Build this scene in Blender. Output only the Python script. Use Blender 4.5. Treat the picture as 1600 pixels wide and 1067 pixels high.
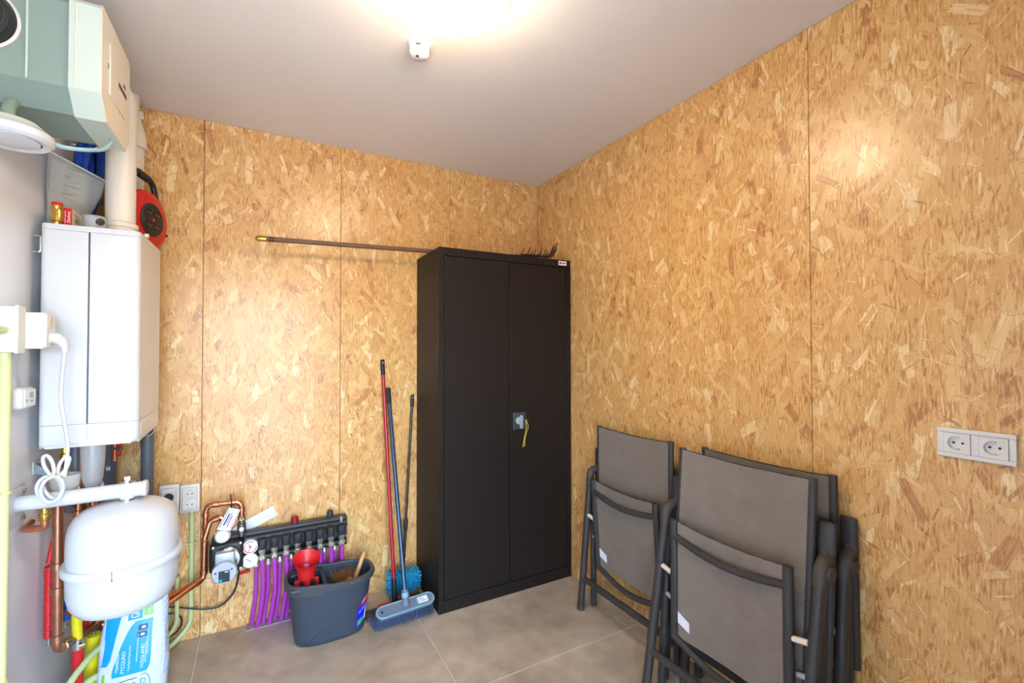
import bpy, bmesh, math, random
from mathutils import Vector, Matrix
random.seed(7)
for _o in list(bpy.data.objects):
    bpy.data.objects.remove(_o)
scene = bpy.context.scene
COL = scene.collection
PI = math.pi

# ------------------------------------------------------------------ camera
YAW, PITCH, ROLL = math.radians(28.867), math.radians(0.941), math.radians(-0.093)
def _basis():
    cy, sy, cp, sp = math.cos(YAW), math.sin(YAW), math.cos(PITCH), math.sin(PITCH)
    f = Vector((sy*cp, cy*cp, sp)); r = Vector((cy, -sy, 0)); u = r.cross(f)
    c, s = math.cos(ROLL), math.sin(ROLL)
    return c*r + s*u, -s*r + c*u, f
_r, _u, _f = _basis()
cam_data = bpy.data.cameras.new('camera')
cam_data.sensor_width = 36; cam_data.sensor_fit = 'HORIZONTAL'
cam_data.lens = 36*714.64/1600; cam_data.clip_start = 0.02
cam = bpy.data.objects.new('camera', cam_data); COL.objects.link(cam)
cam.matrix_world = Matrix(((_r.x, _u.x, -_f.x, 0), (_r.y, _u.y, -_f.y, 0), (_r.z, _u.z, -_f.z, 1.41), (0, 0, 0, 1)))
scene.camera = cam

# ------------------------------------------------------------------ light and exposure
LAMP_STRENGTH = 32.0
SKY_STRENGTH = 6.2
scene.view_settings.view_transform = 'Standard'
scene.view_settings.look = 'None'
scene.view_settings.gamma = 1
scene.view_settings.use_curve_mapping = False
scene.view_settings.exposure = 0.42
scene.cycles.use_denoising = True
scene.cycles.use_adaptive_sampling = True
scene.cycles.adaptive_threshold = 0.10
scene.cycles.adaptive_min_samples = 16
scene.cycles.max_bounces = 6
scene.cycles.diffuse_bounces = 3
scene.cycles.glossy_bounces = 2
world = bpy.data.worlds.new('world'); scene.world = world
world.use_nodes = True
_nt = world.node_tree
_bg = _nt.nodes['Background']
_sky = _nt.nodes.new('ShaderNodeTexSky'); _sky.sky_type = 'NISHITA'
_sky.sun_disc = False; _sky.sun_elevation = math.radians(42); _sky.sun_rotation = math.radians(60)
_sky.air_density = 1.0; _sky.dust_density = 3.0; _sky.ozone_density = 1.0
_nt.links.new(_sky.outputs[0], _bg.inputs['Color']); _bg.inputs['Strength'].default_value = SKY_STRENGTH

# room: back wall Y, right wall X, left wall X, ceiling Z, front wall Y, door opening
YB, XR, XL, H, YF = 2.730, 1.714, -0.684, 2.557, -0.95
DX0, DX1, DZ = -0.50, 0.52, 2.15
_pd = bpy.data.lights.new('doorway_portal', 'AREA'); _pd.shape = 'RECTANGLE'
_pd.size = DX1-DX0; _pd.size_y = DZ; _pd.cycles.is_portal = True
portal = bpy.data.objects.new('doorway_portal', _pd); COL.objects.link(portal)
portal.location = ((DX0+DX1)/2, YF-0.09, DZ/2); portal.rotation_euler = (PI/2, 0, 0)

# ------------------------------------------------------------------ materials
def lin(c):
    return tuple(((x/255)/12.92 if x <= 10 else ((x/255+0.055)/1.055)**2.4) for x in c) + (1,)
MATS = {}
def mat(name, col, rough=0.5, metal=0.0, var=0.06, scale=25, bump=0.0, trans=0.0, ior=1.45, spec=0.5, alpha=1.0, coat=0.0, bscale=None):
    if name in MATS: return MATS[name]
    m = bpy.data.materials.new(name); m.use_nodes = True
    nt = m.node_tree; N = nt.nodes; L = nt.links; b = N['Principled BSDF']
    tc = N.new('ShaderNodeTexCoord')
    nz = N.new('ShaderNodeTexNoise'); nz.inputs['Scale'].default_value = scale; nz.inputs['Detail'].default_value = 2
    L.new(tc.outputs['Object'], nz.inputs['Vector'])
    mx = N.new('ShaderNodeMix'); mx.data_type = 'RGBA'
    c = lin(col)
    mx.inputs['A'].default_value = tuple(max(0, x*(1-var)) for x in c[:3])+(1,)
    mx.inputs['B'].default_value = tuple(min(1, x*(1+var)) for x in c[:3])+(1,)
    L.new(nz.outputs['Fac'], mx.inputs['Factor']); L.new(mx.outputs['Result'], b.inputs['Base Color'])
    b.inputs['Roughness'].default_value = rough; b.inputs['Metallic'].default_value = metal
    b.inputs['IOR'].default_value = ior; b.inputs['Specular IOR Level'].default_value = spec
    b.inputs['Transmission Weight'].default_value = trans; b.inputs['Alpha'].default_value = alpha
    b.inputs['Coat Weight'].default_value = coat
    if bump:
        n2 = N.new('ShaderNodeTexNoise'); n2.inputs['Scale'].default_value = bscale or scale*8; n2.inputs['Detail'].default_value = 3
        L.new(tc.outputs['Object'], n2.inputs['Vector'])
        bp = N.new('ShaderNodeBump'); bp.inputs['Strength'].default_value = bump; bp.inputs['Distance'].default_value = 0.002
        L.new(n2.outputs['Fac'], bp.inputs['Height']); L.new(bp.outputs['Normal'], b.inputs['Normal'])
    MATS[name] = m
    return m

class NG:
    """tiny wrapper to write node maths shortly"""
    def __init__(s, nt): s.nt = nt; s.N = nt.nodes; s.L = nt.links
    def put(s, sock, v):
        if isinstance(v, bpy.types.NodeSocket): s.L.new(v, sock)
        else: sock.default_value = v
    def m(s, op, a, b=None, c=None):
        n = s.N.new('ShaderNodeMath'); n.operation = op
        s.put(n.inputs[0], a)
        if b is not None: s.put(n.inputs[1], b)
        if c is not None: s.put(n.inputs[2], c)
        return n.outputs[0]
    def v(s, op, a, b=None):
        n = s.N.new('ShaderNodeVectorMath'); n.operation = op
        s.put(n.inputs[0], a)
        if b is not None: s.put(n.inputs[1], b)
        return n.outputs[0]
    def comb(s, x, y, z=0.0):
        n = s.N.new('ShaderNodeCombineXYZ')
        for i, q in enumerate((x, y, z)): s.put(n.inputs[i], q)
        return n.outputs[0]
    def sep(s, a):
        n = s.N.new('ShaderNodeSeparateXYZ'); s.put(n.inputs[0], a); return n.outputs
    def mix(s, f, a, b, blend='MIX'):
        n = s.N.new('ShaderNodeMix'); n.data_type = 'RGBA'; n.blend_type = blend
        s.put(n.inputs['Factor'], f); s.put(n.inputs['A'], a); s.put(n.inputs['B'], b); return n.outputs['Result']
    def noise(s, vec, scale, detail=2, dim='2D'):
        n = s.N.new('ShaderNodeTexNoise'); n.noise_dimensions = dim
        s.put(n.inputs['Vector'], vec); n.inputs['Scale'].default_value = scale; n.inputs['Detail'].default_value = detail
        return n.outputs
    def ramp(s, fac, stops):
        n = s.N.new('ShaderNodeValToRGB'); e = n.color_ramp.elements
        while len(e) < len(stops): e.new(0.5)
        for k, (p, c) in enumerate(stops): e[k].position = p; e[k].color = lin(c)
        s.put(n.inputs[0], fac); return n.outputs[0]

def osb_material():
    m = bpy.data.materials.new('osb_board'); m.use_nodes = True
    g = NG(m.node_tree); b = g.N['Principled BSDF']
    geo = g.N.new('ShaderNodeNewGeometry'); oi = g.N.new('ShaderNodeObjectInfo')
    P = g.sep(geo.outputs['Position'])
    u = g.m('ADD', g.m('ADD', P[0], P[1]), g.m('MULTIPLY', oi.outputs['Random'], 37.0))
    v = g.m('ADD', P[2], g.m('MULTIPLY', oi.outputs['Random'], 11.0))
    base = g.comb(u, v)
    warp = g.noise(base, 40, 1)['Color']
    wv = g.v('SCALE', g.v('SUBTRACT', warp, (0.5, 0.5, 0.5)))
    wv.node.inputs['Scale'].default_value = 0.0035
    cv = g.v('ADD', base, wv)
    # bottom mat of fine, mostly upright strands
    fine = g.noise(g.comb(g.m('MULTIPLY', u, 170), g.m('MULTIPLY', v, 26)), 1.0, 3)['Fac']
    col = g.ramp(fine, [(0.28, (182, 124, 66)), (0.44, (213, 160, 94)), (0.58, (224, 176, 110)), (0.76, (241, 206, 148))])
    grain = g.m('MULTIPLY', g.m('SUBTRACT', fine, 0.5), 0.55)
    stops = [(0.0, (176, 112, 66)), (0.035, (184, 120, 70)), (0.06, (210, 154, 90)), (0.3, (221, 171, 104)), (0.6, (229, 184, 117)), (0.88, (236, 198, 134)), (1.0, (248, 222, 172))]
    #        scale stretch spread   half width     half length   share
    layers = [(19, 0.48, 1.1, 0.009, 0.022, 0.03, 0.075, 0.9, 0.82), (22, 0.42, 1.3, 0.005, 0.015, 0.025, 0.065, 0.8, 0.85),
              (40, 0.30, 1.3, 0.0010, 0.005, 0.012, 0.05, 0.9, 0.8), (13, 0.50, 1.1, 0.007, 0.018, 0.035, 0.08, 0.5, 0.8),
              (36, 0.50, 1.55, 0.0008, 0.003, 0.008, 0.035, 0.85, 0.85)]
    for k, (sc, stt, spread, w0, w1, l0, l1, share, opac) in enumerate(layers):
        off = (3.7*k+1.3, 7.1*k+0.4, 0)
        vo = g.N.new('ShaderNodeTexVoronoi'); vo.voronoi_dimensions = '2D'; vo.feature = 'F1'
        pv = g.v('MULTIPLY', g.v('ADD', cv, off), (1.0, stt, 0.0))
        g.put(vo.inputs['Vector'], pv); vo.inputs['Scale'].default_value = sc; vo.inputs['Randomness'].default_value = 1.0
        loc = g.v('MULTIPLY', g.v('SUBTRACT', pv, vo.outputs['Position']), (1.0, 1/stt, 0.0))
        rnd = g.sep(vo.outputs['Color'])
        sgn = g.m('MULTIPLY_ADD', rnd[0], 2.0, -1.0)
        ang = g.m('MULTIPLY', g.m('MULTIPLY', sgn, g.m('MULTIPLY_ADD', g.m('ABSOLUTE', sgn), 0.6, 0.4)), spread)
        rot = g.N.new('ShaderNodeVectorRotate'); rot.rotation_type = 'Z_AXIS'
        g.put(rot.inputs['Vector'], loc); g.put(rot.inputs['Angle'], ang)
        q = g.sep(rot.outputs[0])
        hw = g.m('MULTIPLY_ADD', rnd[1], w1-w0, w0); hl = g.m('MULTIPLY_ADD', rnd[2], l1-l0, l0)
        dx = g.m('SUBTRACT', hw, g.m('ABSOLUTE', q[0]))
        jag = g.m('SINE', g.m('MULTIPLY_ADD', q[0], 900, g.m('MULTIPLY', rnd[1], 40)))
        dy = g.m('MULTIPLY', g.m('SUBTRACT', g.m('MULTIPLY', hl, g.m('MULTIPLY_ADD', jag, 0.07, 0.93)), g.m('ABSOLUTE', q[1])), 0.5)
        d = g.m('MINIMUM', dx, dy)
        some = g.m('LESS_THAN', g.m('FRACT', g.m('MULTIPLY', rnd[2], 7.31)), share)
        mask = g.m('MULTIPLY', g.m('GREATER_THAN', d, 0.0), some)
        tone = g.m('FRACT', g.m('MULTIPLY_ADD', rnd[0], 5.17, g.m('MULTIPLY', rnd[1], 3.9)))
        gr_ = g.noise(g.comb(g.m('MULTIPLY', q[0], 380), g.m('MULTIPLY_ADD', q[1], 12, rnd[2])), 1.0, 1)['Fac'] if k == 3 else fine
        tn = g.m('ADD', tone, g.m('MULTIPLY', g.m('SUBTRACT', gr_, 0.5), 0.42))
        fc = g.ramp(tn, stops)
        rim = g.m('MULTIPLY', g.m('LESS_THAN', g.m('ABSOLUTE', d), 0.0006), some)
        col = g.mix(g.m('MULTIPLY', mask, opac), col, fc)
        col = g.mix(g.m('MULTIPLY', rim, 0.3), col, lin((160, 100, 50)))
    height = g.noise(g.comb(g.m('MULTIPLY', u, 60), g.m('MULTIPLY', v, 14)), 1.0, 2)['Fac']
    # pinkish heartwood patches, resin stains and dark bark specks
    big = g.noise(base, 5.5, 3)['Fac']
    col = g.mix(g.m('MULTIPLY', g.m('SUBTRACT', big, 0.42), 0.55), col, lin((204, 140, 74)))
    sp = g.N.new('ShaderNodeTexVoronoi'); sp.voronoi_dimensions = '2D'; g.put(sp.inputs['Vector'], cv); sp.inputs['Scale'].default_value = 42
    spk = g.m('MULTIPLY', g.m('LESS_THAN', sp.outputs['Distance'], 0.055), g.m('GREATER_THAN', g.sep(sp.outputs['Color'])[0], 0.74))
    col = g.mix(g.m('MULTIPLY', spk, 0.8), col, lin((88, 50, 26)))
    g.put(b.inputs['Base Color'], col)
    b.inputs['Roughness'].default_value = 0.30; b.inputs['Specular IOR Level'].default_value = 0.6
    bp = g.N.new('ShaderNodeBump'); bp.inputs['Strength'].default_value = 0.3; bp.inputs['Distance'].default_value = 0.0010
    g.put(bp.inputs['Height'], height); g.put(b.inputs['Normal'], bp.outputs['Normal'])
    return m

def tile_material():
    m = bpy.data.materials.new('floor_tile'); m.use_nodes = True
    g = NG(m.node_tree); b = g.N['Principled BSDF']
    geo = g.N.new('ShaderNodeNewGeometry'); P = geo.outputs['Position']
    a = g.noise(P, 3.2, 8, '3D')['Fac']; c = g.noise(P, 11, 6, '3D')['Fac']; d = g.noise(P, 240, 2, '3D')['Fac']
    f = g.m('ADD', g.m('MULTIPLY', a, 0.55), g.m('ADD', g.m('MULTIPLY', c, 0.35), g.m('MULTIPLY', d, 0.10)))
    col = g.ramp(f, [(0.36, (164, 147, 127)), (0.5, (188, 171, 150)), (0.64, (208, 192, 170))])
    g.put(b.inputs['Base Color'], col); b.inputs['Roughness'].default_value = 0.46
    bp = g.N.new('ShaderNodeBump'); bp.inputs['Strength'].default_value = 0.12; bp.inputs['Distance'].default_value = 0.001
    g.put(bp.inputs['Height'], g.m('ADD', c, d)); g.put(b.inputs['Normal'], bp.outputs['Normal'])
    return m

def fabric_material():
    m = bpy.data.materials.new('woven_mesh_fabric'); m.use_nodes = True
    g = NG(m.node_tree); b = g.N['Principled BSDF']
    geo = g.N.new('ShaderNodeNewGeometry'); P = g.sep(geo.outputs['Position'])
    sy = g.m('SINE', g.m('MULTIPLY', P[1], 2*PI/0.0075)); sz = g.m('SINE', g.m('MULTIPLY', P[2], 2*PI/0.0062))
    w = g.m('MULTIPLY_ADD', g.m('MULTIPLY', g.m('MULTIPLY_ADD', sy, 0.03, 0.97), sz), 0.5, 0.5)
    big = g.noise(geo.outputs['Position'], 14, 3, '3D')['Fac']
    w2 = g.m('ADD', g.m('MULTIPLY', w, 0.75), g.m('MULTIPLY', big, 0.25))
    g.put(b.inputs['Base Color'], g.ramp(w2, [(0.15, (92, 84, 76)), (0.5, (126, 116, 106)), (0.85, (154, 143, 131))]))
    b.inputs['Roughness'].default_value = 0.6
    bp = g.N.new('ShaderNodeBump'); bp.inputs['Strength'].default_value = 0.35; bp.inputs['Distance'].default_value = 0.001
    g.put(bp.inputs['Height'], w); g.put(b.inputs['Normal'], bp.outputs['Normal'])
    return m

def emit_material(name, col, strength):
    m = bpy.data.materials.new(name); m.use_nodes = True
    b = m.node_tree.nodes['Principled BSDF']
    b.inputs['Base Color'].default_value = (0.8, 0.8, 0.8, 1); b.inputs['Roughness'].default_value = 0.3
    b.inputs['Emission Color'].default_value = col; b.inputs['Emission Strength'].default_value = strength
    return m

OSB = osb_material(); TILE = tile_material(); FABRIC = fabric_material()
M_DARKWALL = mat('dark_backing', (40, 30, 22), 0.9)
M_GROUT = mat('grout', (212, 203, 188), 0.8)
M_CEIL = mat('ceiling_panel_white', (236, 231, 226), 0.4, var=0.012, scale=2)
M_LEFT = mat('glossy_white_wall', (238, 240, 246), 0.24, var=0.01, scale=2)
M_PLASTER = mat('plaster', (226, 218, 206), 0.7, var=0.02)
M_PAVE = mat('pavement', (150, 148, 144), 0.9)
M_WHITE = mat('white_enamel', (212, 215, 220), 0.25, var=0.01, coat=0.2)
M_WPLAS = mat('white_plastic', (226, 224, 218), 0.4, var=0.015)
M_CREAM = mat('cream_pvc', (232, 226, 212), 0.35, var=0.02)
M_EPP = mat('grey_green_foam', (140, 160, 150), 0.75, var=0.04, scale=60)
M_PALEG = mat('pale_green_plastic', (206, 220, 207), 0.4, var=0.015)
M_CABINET = mat('black_powder_coat', (35, 29, 26), 0.5, spec=0.25, var=0.08, scale=220, bump=0.18, bscale=900)
M_CABDARK = mat('black_gap', (12, 11, 11), 0.8)
M_ALU = mat('anthracite_aluminium', (68, 66, 65), 0.45, metal=0.15, spec=0.35, var=0.08, scale=40, bump=0.05)
M_ELBOW = mat('dark_plastic_joint', (72, 66, 61), 0.6)
M_STEEL = mat('bright_steel', (200, 200, 200), 0.25, metal=1.0)
M_NICKEL = mat('nickel_fitting', (206, 200, 188), 0.3, metal=0.75)
M_BRASS = mat('brass', (212, 170, 84), 0.22, metal=1.0, var=0.08)
M_COPPER = mat('copper', (226, 150, 114), 0.32, metal=1.0, var=0.16, scale=18)
M_COPPERD = mat('tarnished_copper', (190, 138, 112), 0.36, metal=1.0, var=0.25, scale=30)
M_BLACK = mat('black_plastic', (34, 36, 40), 0.45)
M_NAVY = mat('dark_manifold_plastic', (38, 48, 58), 0.5)
M_CAP = mat('black_rubber_cap', (52, 50, 50), 0.6)
M_PURPLE = mat('purple_heating_pipe', (178, 64, 176), 0.4)
M_PVCGREY = mat('grey_pvc', (96, 104, 114), 0.35)
M_YELCON = mat('pale_yellow_conduit', (216, 222, 158), 0.45)
M_GRNCON = mat('pale_green_conduit', (196, 210, 150), 0.45)
M_YELLOW = mat('yellow_gas_sleeve', (228, 214, 30), 0.45)
M_RED = mat('red_plastic', (206, 34, 36), 0.4)
M_REDDK = mat('dark_red_metal', (176, 24, 44), 0.32, coat=0.3)
M_BLUE = mat('blue_hose', (28, 84, 190), 0.35)
M_BUCKET = mat('anthracite_bucket_plastic', (58, 66, 78), 0.5, bump=0.05)
M_BUCKIN = mat('bucket_rim_plastic', (66, 70, 76), 0.5)
M_PAPER = mat('white_paper', (232, 234, 240), 0.7, var=0.02)
M_CARTON = mat('cream_carton', (222, 208, 190), 0.7)
M_SLEEVE = mat('clear_plastic_sleeve', (226, 230, 228), 0.18, trans=0.55, alpha=0.62, var=0.02)
M_SIPHON = mat('translucent_trap_plastic', (226, 228, 230), 0.3, trans=0.55, var=0.02)
M_BROOM = mat('grey_broom_block', (104, 116, 132), 0.45)
M_TEAL = mat('pale_teal_rubber', (122, 168, 184), 0.45)
M_BRISTLE = mat('blue_grey_bristle', (78, 92, 126), 0.55, var=0.2, scale=200)
M_BLUEPOLE = mat('blue_grey_painted_metal', (62, 80, 104), 0.25, metal=0.4)
M_BLACKPOLE = mat('black_painted_metal', (30, 32, 36), 0.25, coat=0.3)
M_DUSTER = mat('cyan_microfibre', (36, 158, 200), 0.8, var=0.2, scale=60)
M_DUSTER2 = mat('dirty_microfibre', (96, 132, 100), 0.85, var=0.3, scale=60)
M_WOOD = mat('pale_wood', (206, 160, 104), 0.5, var=0.12, scale=14)
M_DARKWOOD = mat('weathered_wood', (118, 88, 66), 0.6, var=0.22, scale=16)
M_BRBR = mat('brown_coir', (150, 104, 50), 0.8, var=0.3, scale=120)
M_RUST = mat('rusty_wire', (58, 40, 32), 0.6)
M_BAGW = mat('bag_white', (206, 214, 226), 0.35, var=0.03)
M_BAGB = mat('bag_blue', (10, 158, 216), 0.35, var=0.05)
M_BAGG = mat('bag_green', (112, 196, 60), 0.35)
M_PRINT = mat('white_print', (240, 244, 248), 0.5)
M_PRINTDK = mat('dark_print', (64, 68, 84), 0.6)
M_PRINTNV = mat('navy_print', (36, 74, 126), 0.5)
M_LBLUE = mat('label_blue', (14, 34, 214), 0.35)
M_LRED = mat('label_red', (212, 16, 52), 0.35)
M_LGREEN = mat('label_green', (80, 180, 90), 0.4)
M_PINK = mat('pink_print', (206, 110, 160), 0.5)
M_TEALLED = mat('teal_button', (20, 190, 168), 0.4)
M_GAUGE = mat('gauge_face', (232, 232, 228), 0.4)
M_SILVER = mat('silver_label', (176, 184, 194), 0.4, metal=0.3)
M_LCD = mat('grey_display', (146, 158, 164), 0.3)
M_YELSTR = mat('yellow_string', (222, 204, 60), 0.7)
M_CONCRETE = mat('rough_concrete', (150, 146, 142), 0.9, var=0.25, scale=60, bump=0.6)
M_LAMP = emit_material('lit_opal_glass', (1.0, 0.79, 0.53, 1), LAMP_STRENGTH)

# ------------------------------------------------------------------ mesh helpers
def B(): return bmesh.new()
def box(bm, lo, hi, bev=0.0, seg=2):
    vs = [bm.verts.new((x, y, z)) for x in (lo[0], hi[0]) for y in (lo[1], hi[1]) for z in (lo[2], hi[2])]
    fs = [bm.faces.new([vs[i] for i in q]) for q in ((0, 1, 3, 2), (4, 6, 7, 5), (0, 4, 5, 1), (2, 3, 7, 6), (0, 2, 6, 4), (1, 5, 7, 3))]
    if bev:
        es = {e for f in fs for e in f.edges}
        bmesh.ops.bevel(bm, geom=list(es), offset=bev, segments=seg, profile=0.5, affect='EDGES')
    return bm
def frame_of(d):
    d = Vector(d).normalized()
    a = Vector((0, 0, 1)) if abs(d.z) < 0.9 else Vector((1, 0, 0))
    x = a.cross(d).normalized(); return x, d.cross(x), d
def fillet(pts, rad, n=6):
    pts = [Vector(p) for p in pts]; out = [pts[0]]
    for i in range(1, len(pts)-1):
        p, a, b = pts[i], pts[i-1]-pts[i], pts[i+1]-pts[i]
        la, lb = a.length, b.length; a = a/la; b = b/lb
        ang = a.angle(b)
        if ang > PI-0.02: out.append(p); continue
        t = min(rad/math.tan(ang/2), la*0.48, lb*0.48)
        s, e = p+a*t, p+b*t
        for k in range(n+1):
            f = k/n; out.append((1-f)**2*s + 2*f*(1-f)*p + f*f*e)
    out.append(pts[-1]); return out
def catmull(pts, n=8):
    P = [Vector(p) for p in pts]; P = [2*P[0]-P[1]]+P+[2*P[-1]-P[-2]]; out = []
    for i in range(1, len(P)-2):
        for k in range(n):
            t = k/n; a, b, c, d = P[i-1:i+3]
            out.append(0.5*((2*b)+(c-a)*t+(2*a-5*b+4*c-d)*t*t+(3*b-a-3*c+d)*t**3))
    out.append(P[-2]); return out
def tube(bm, pts, r, seg=12, caps=True, closed=False, flat=None):
    """r number or list; flat=(rx, ry) elliptical section"""
    pts = [Vector(p) for p in pts]; n = len(pts)
    def tan(i):
        if closed: return (pts[(i+1) % n]-pts[i-1]).normalized()
        if i == 0: return (pts[1]-pts[0]).normalized()
        if i == n-1: return (pts[-1]-pts[-2]).normalized()
        return ((pts[i+1]-pts[i]).normalized()+(pts[i]-pts[i-1]).normalized()).normalized()
    x, y, d = frame_of(tan(0)); rings = []
    for i in range(n):
        t = tan(i); x = (x-t*x.dot(t)).normalized(); y = t.cross(x)
        rr = r[i] if isinstance(r, (list, tuple)) else r
        fx, fy = flat if flat else (rr, rr)
        rings.append([bm.verts.new(pts[i]+x*fx*math.cos(2*PI*k/seg)+y*fy*math.sin(2*PI*k/seg)) for k in range(seg)])
    for i in range(n if closed else n-1):
        A, Bq = rings[i], rings[(i+1) % n]
        for k in range(seg): bm.faces.new((A[k], A[(k+1) % seg], Bq[(k+1) % seg], Bq[k]))
    if caps and not closed:
        bm.faces.new(rings[0][::-1]); bm.faces.new(rings[-1])
    return bm
def cyl(bm, p0, p1, r0, r1=None, seg=20):
    return tube(bm, [p0, p1], [r0, r0 if r1 is None else r1], seg)
def lathe(bm, prof, M=None, seg=32, open_ends=False):
    M = M or Matrix(); rings = []
    for r, z in prof:
        if r < 1e-6: rings.append([bm.verts.new(M @ Vector((0, 0, z)))])
        else: rings.append([bm.verts.new(M @ Vector((r*math.cos(2*PI*k/seg), r*math.sin(2*PI*k/seg), z))) for k in range(seg)])
    for A, Bq in zip(rings, rings[1:]):
        if len(A) == 1 and len(Bq) == 1: continue
        for k in range(seg):
            k2 = (k+1) % seg
            if len(A) == 1: bm.faces.new((A[0], Bq[k], Bq[k2]))
            elif len(Bq) == 1: bm.faces.new((A[k], A[k2], Bq[0]))
            else: bm.faces.new((A[k], A[k2], Bq[k2], Bq[k]))
    if not open_ends:
        if len(rings[0]) > 1: bm.faces.new(rings[0][::-1])
        if len(rings[-1]) > 1: bm.faces.new(rings[-1])
    return bm
def at(p, axis=(0, 0, 1)):
    x, y, d = frame_of(axis); p = Vector(p)
    return Matrix(((x.x, y.x, d.x, p.x), (x.y, y.y, d.y, p.y), (x.z, y.z, d.z, p.z), (0, 0, 0, 1)))
def basis(p, x, y, z):
    p, x, y, z = map(Vector, (p, x, y, z))
    return Matrix(((x.x, y.x, z.x, p.x), (x.y, y.y, z.y, p.y), (x.z, y.z, z.z, p.z), (0, 0, 0, 1)))
def prism(bm, poly, vec):
    a = [bm.verts.new(p) for p in poly]; b = [bm.verts.new(Vector(p)+Vector(vec)) for p in poly]; n = len(a)
    bm.faces.new(a[::-1]); bm.faces.new(b)
    for k in range(n): bm.faces.new((a[k], a[(k+1) % n], b[(k+1) % n], b[k]))
    return bm
def grid(bm, fn, nu, nv, thick=None):
    V = [[bm.verts.new(fn(i/nu, j/nv)) for j in range(nv+1)] for i in range(nu+1)]
    F = [bm.faces.new((V[i][j], V[i+1][j], V[i+1][j+1], V[i][j+1])) for i in range(nu) for j in range(nv)]
    if thick:
        bmesh.ops.recalc_face_normals(bm, faces=F)
        bmesh.ops.solidify(bm, geom=F, thickness=thick)
    return bm
def wloc(o):
    v = Vector((0, 0, 0))
    while o: v = v+o.location; o = o.parent
    return v
def make(name, bm, m, parent=None, M=None, smooth=38, label=None, kind=None):
    if M: bm.transform(M)
    bmesh.ops.recalc_face_normals(bm, faces=bm.faces[:])
    if parent: off = wloc(parent)
    else:
        c = [v.co for v in bm.verts]
        off = Vector(((min(v.x for v in c)+max(v.x for v in c))/2, (min(v.y for v in c)+max(v.y for v in c))/2, min(v.z for v in c)))
    bmesh.ops.translate(bm, verts=bm.verts[:], vec=-off)
    me = bpy.data.meshes.new(name); bm.to_mesh(me); bm.free()
    me.materials.append(m)
    if smooth:
        for p in me.polygons: p.use_smooth = True
        me.set_sharp_from_angle(angle=math.radians(smooth))
    o = bpy.data.objects.new(name, me); COL.objects.link(o)
    if parent: o.parent = parent
    else: o.location = off
    if label: o['label'] = label
    if kind: o['kind'] = kind
    return o
def tag(o, label, cat, group=None):
    o['label'] = label; o['category'] = cat
    if group: o['group'] = group
    return o
def thing(name, loc, label, cat, group=None):
    o = bpy.data.objects.new(name, None); o.empty_display_size = 0.05; COL.objects.link(o); o.location = loc
    return tag(o, label, cat, group)
def struct(name, loc, label):
    o = bpy.data.objects.new(name, None); COL.objects.link(o); o.location = loc
    o['kind'] = 'structure'; o['label'] = label; return o
def text_bm(s, size, ext=0.0004, M=None, fn=None, bold=0.0):
    cu = bpy.data.curves.new('lettering', 'FONT'); cu.body = s; cu.size = size; cu.extrude = 0 if fn else ext
    cu.align_x = 'CENTER'; cu.align_y = 'CENTER'; cu.resolution_u = 2; cu.offset = bold
    o = bpy.data.objects.new('lettering', cu)
    me = bpy.data.meshes.new_from_object(o)
    bm = bmesh.new(); bm.from_mesh(me)
    bpy.data.meshes.remove(me); bpy.data.objects.remove(o); bpy.data.curves.remove(cu)
    if fn:
        for v in bm.verts: v.co = fn(v.co.x, v.co.y)
    elif M: bm.transform(M)
    return bm
def join(bm, other, M=None):
    if M: other.transform(M)
    me = bpy.data.meshes.new('tmp'); other.to_mesh(me); other.free(); bm.from_mesh(me); bpy.data.meshes.remove(me); return bm

# ------------------------------------------------------------------ the room
T = 0.012
def panel_wall(name, seams, z0, z1, along, const, label, back_lo, back_hi):
    w = struct(name, (0, 0, 0), label)
    make('wall_backing', box(B(), back_lo, back_hi), M_DARKWALL, w, smooth=0)
    for a, b in zip(seams, seams[1:]):
        g = 0.0011
        if along == 'x': bm = box(B(), (a+g, const, z0), (b-g, const+T, z1), 0.0006, 1)
        else: bm = box(B(), (const, a+g, z0), (const+T, b-g, z1), 0.0006, 1)
        make('strand_board', bm, OSB, w, smooth=0)
    return w
panel_wall('wall_back', [XL, -0.249, 0.398, 1.055, XR], 0.0, H, 'x', YB, 'back wall clad in upright strand boards',
           (XL-0.1, YB+T, -0.05), (XR+0.1, YB+T+0.08, H+0.05))
panel_wall('wall_right', [YF, -0.39, 0.26, 0.909, 1.554, 2.204, YB], 0.0, H, 'y', XR, 'right wall clad in upright strand boards',
           (XR+T, YF-0.1, -0.05), (XR+T+0.08, YB+T, H+0.05))
wl = make('wall_left', box(B(), (XL-0.08, YF-0.1, -0.05), (XL, YB, H+0.05)), M_LEFT, smooth=0, kind='structure', label='glossy white left wall')
bm = B()
box(bm, (XL, YF-0.10, 0), (DX0, YF, H)); box(bm, (DX1, YF-0.10, 0), (XR, YF, H)); box(bm, (DX0, YF-0.10, DZ), (DX1, YF, H))
make('wall_front', bm, M_PLASTER, smooth=0, kind='structure', label='front wall with the open doorway')
fl = struct('floor', (0, 0, 0), 'taupe stone-look tiled floor')
make('grout_bed', box(B(), (XL-0.1, YF-0.1, -0.06), (XR+0.1, YB+0.1, -0.0007)), M_GROUT, fl, smooth=0)
TX = [XL, -0.246, 0.736, XR]; TY = [YF-0.1, -0.18, 0.79, 1.76, YB]
for i in range(3):
    for j in range(4):
        g = 0.0022
        make('floor_tile', box(B(), (TX[i]+g, TY[j]+g, -0.012), (TX[i+1]-g, TY[j+1]-g, 0.0), 0.0008, 1), TILE, fl, smooth=0)
ce = struct('ceiling', (0, 0, H), 'smooth white panelled ceiling')
make('ceiling_backing', box(B(), (XL-0.1, YF-0.1, H+0.012), (XR+0.1, YB+0.1, H+0.07)), M_CEIL, ce, smooth=0)
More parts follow.
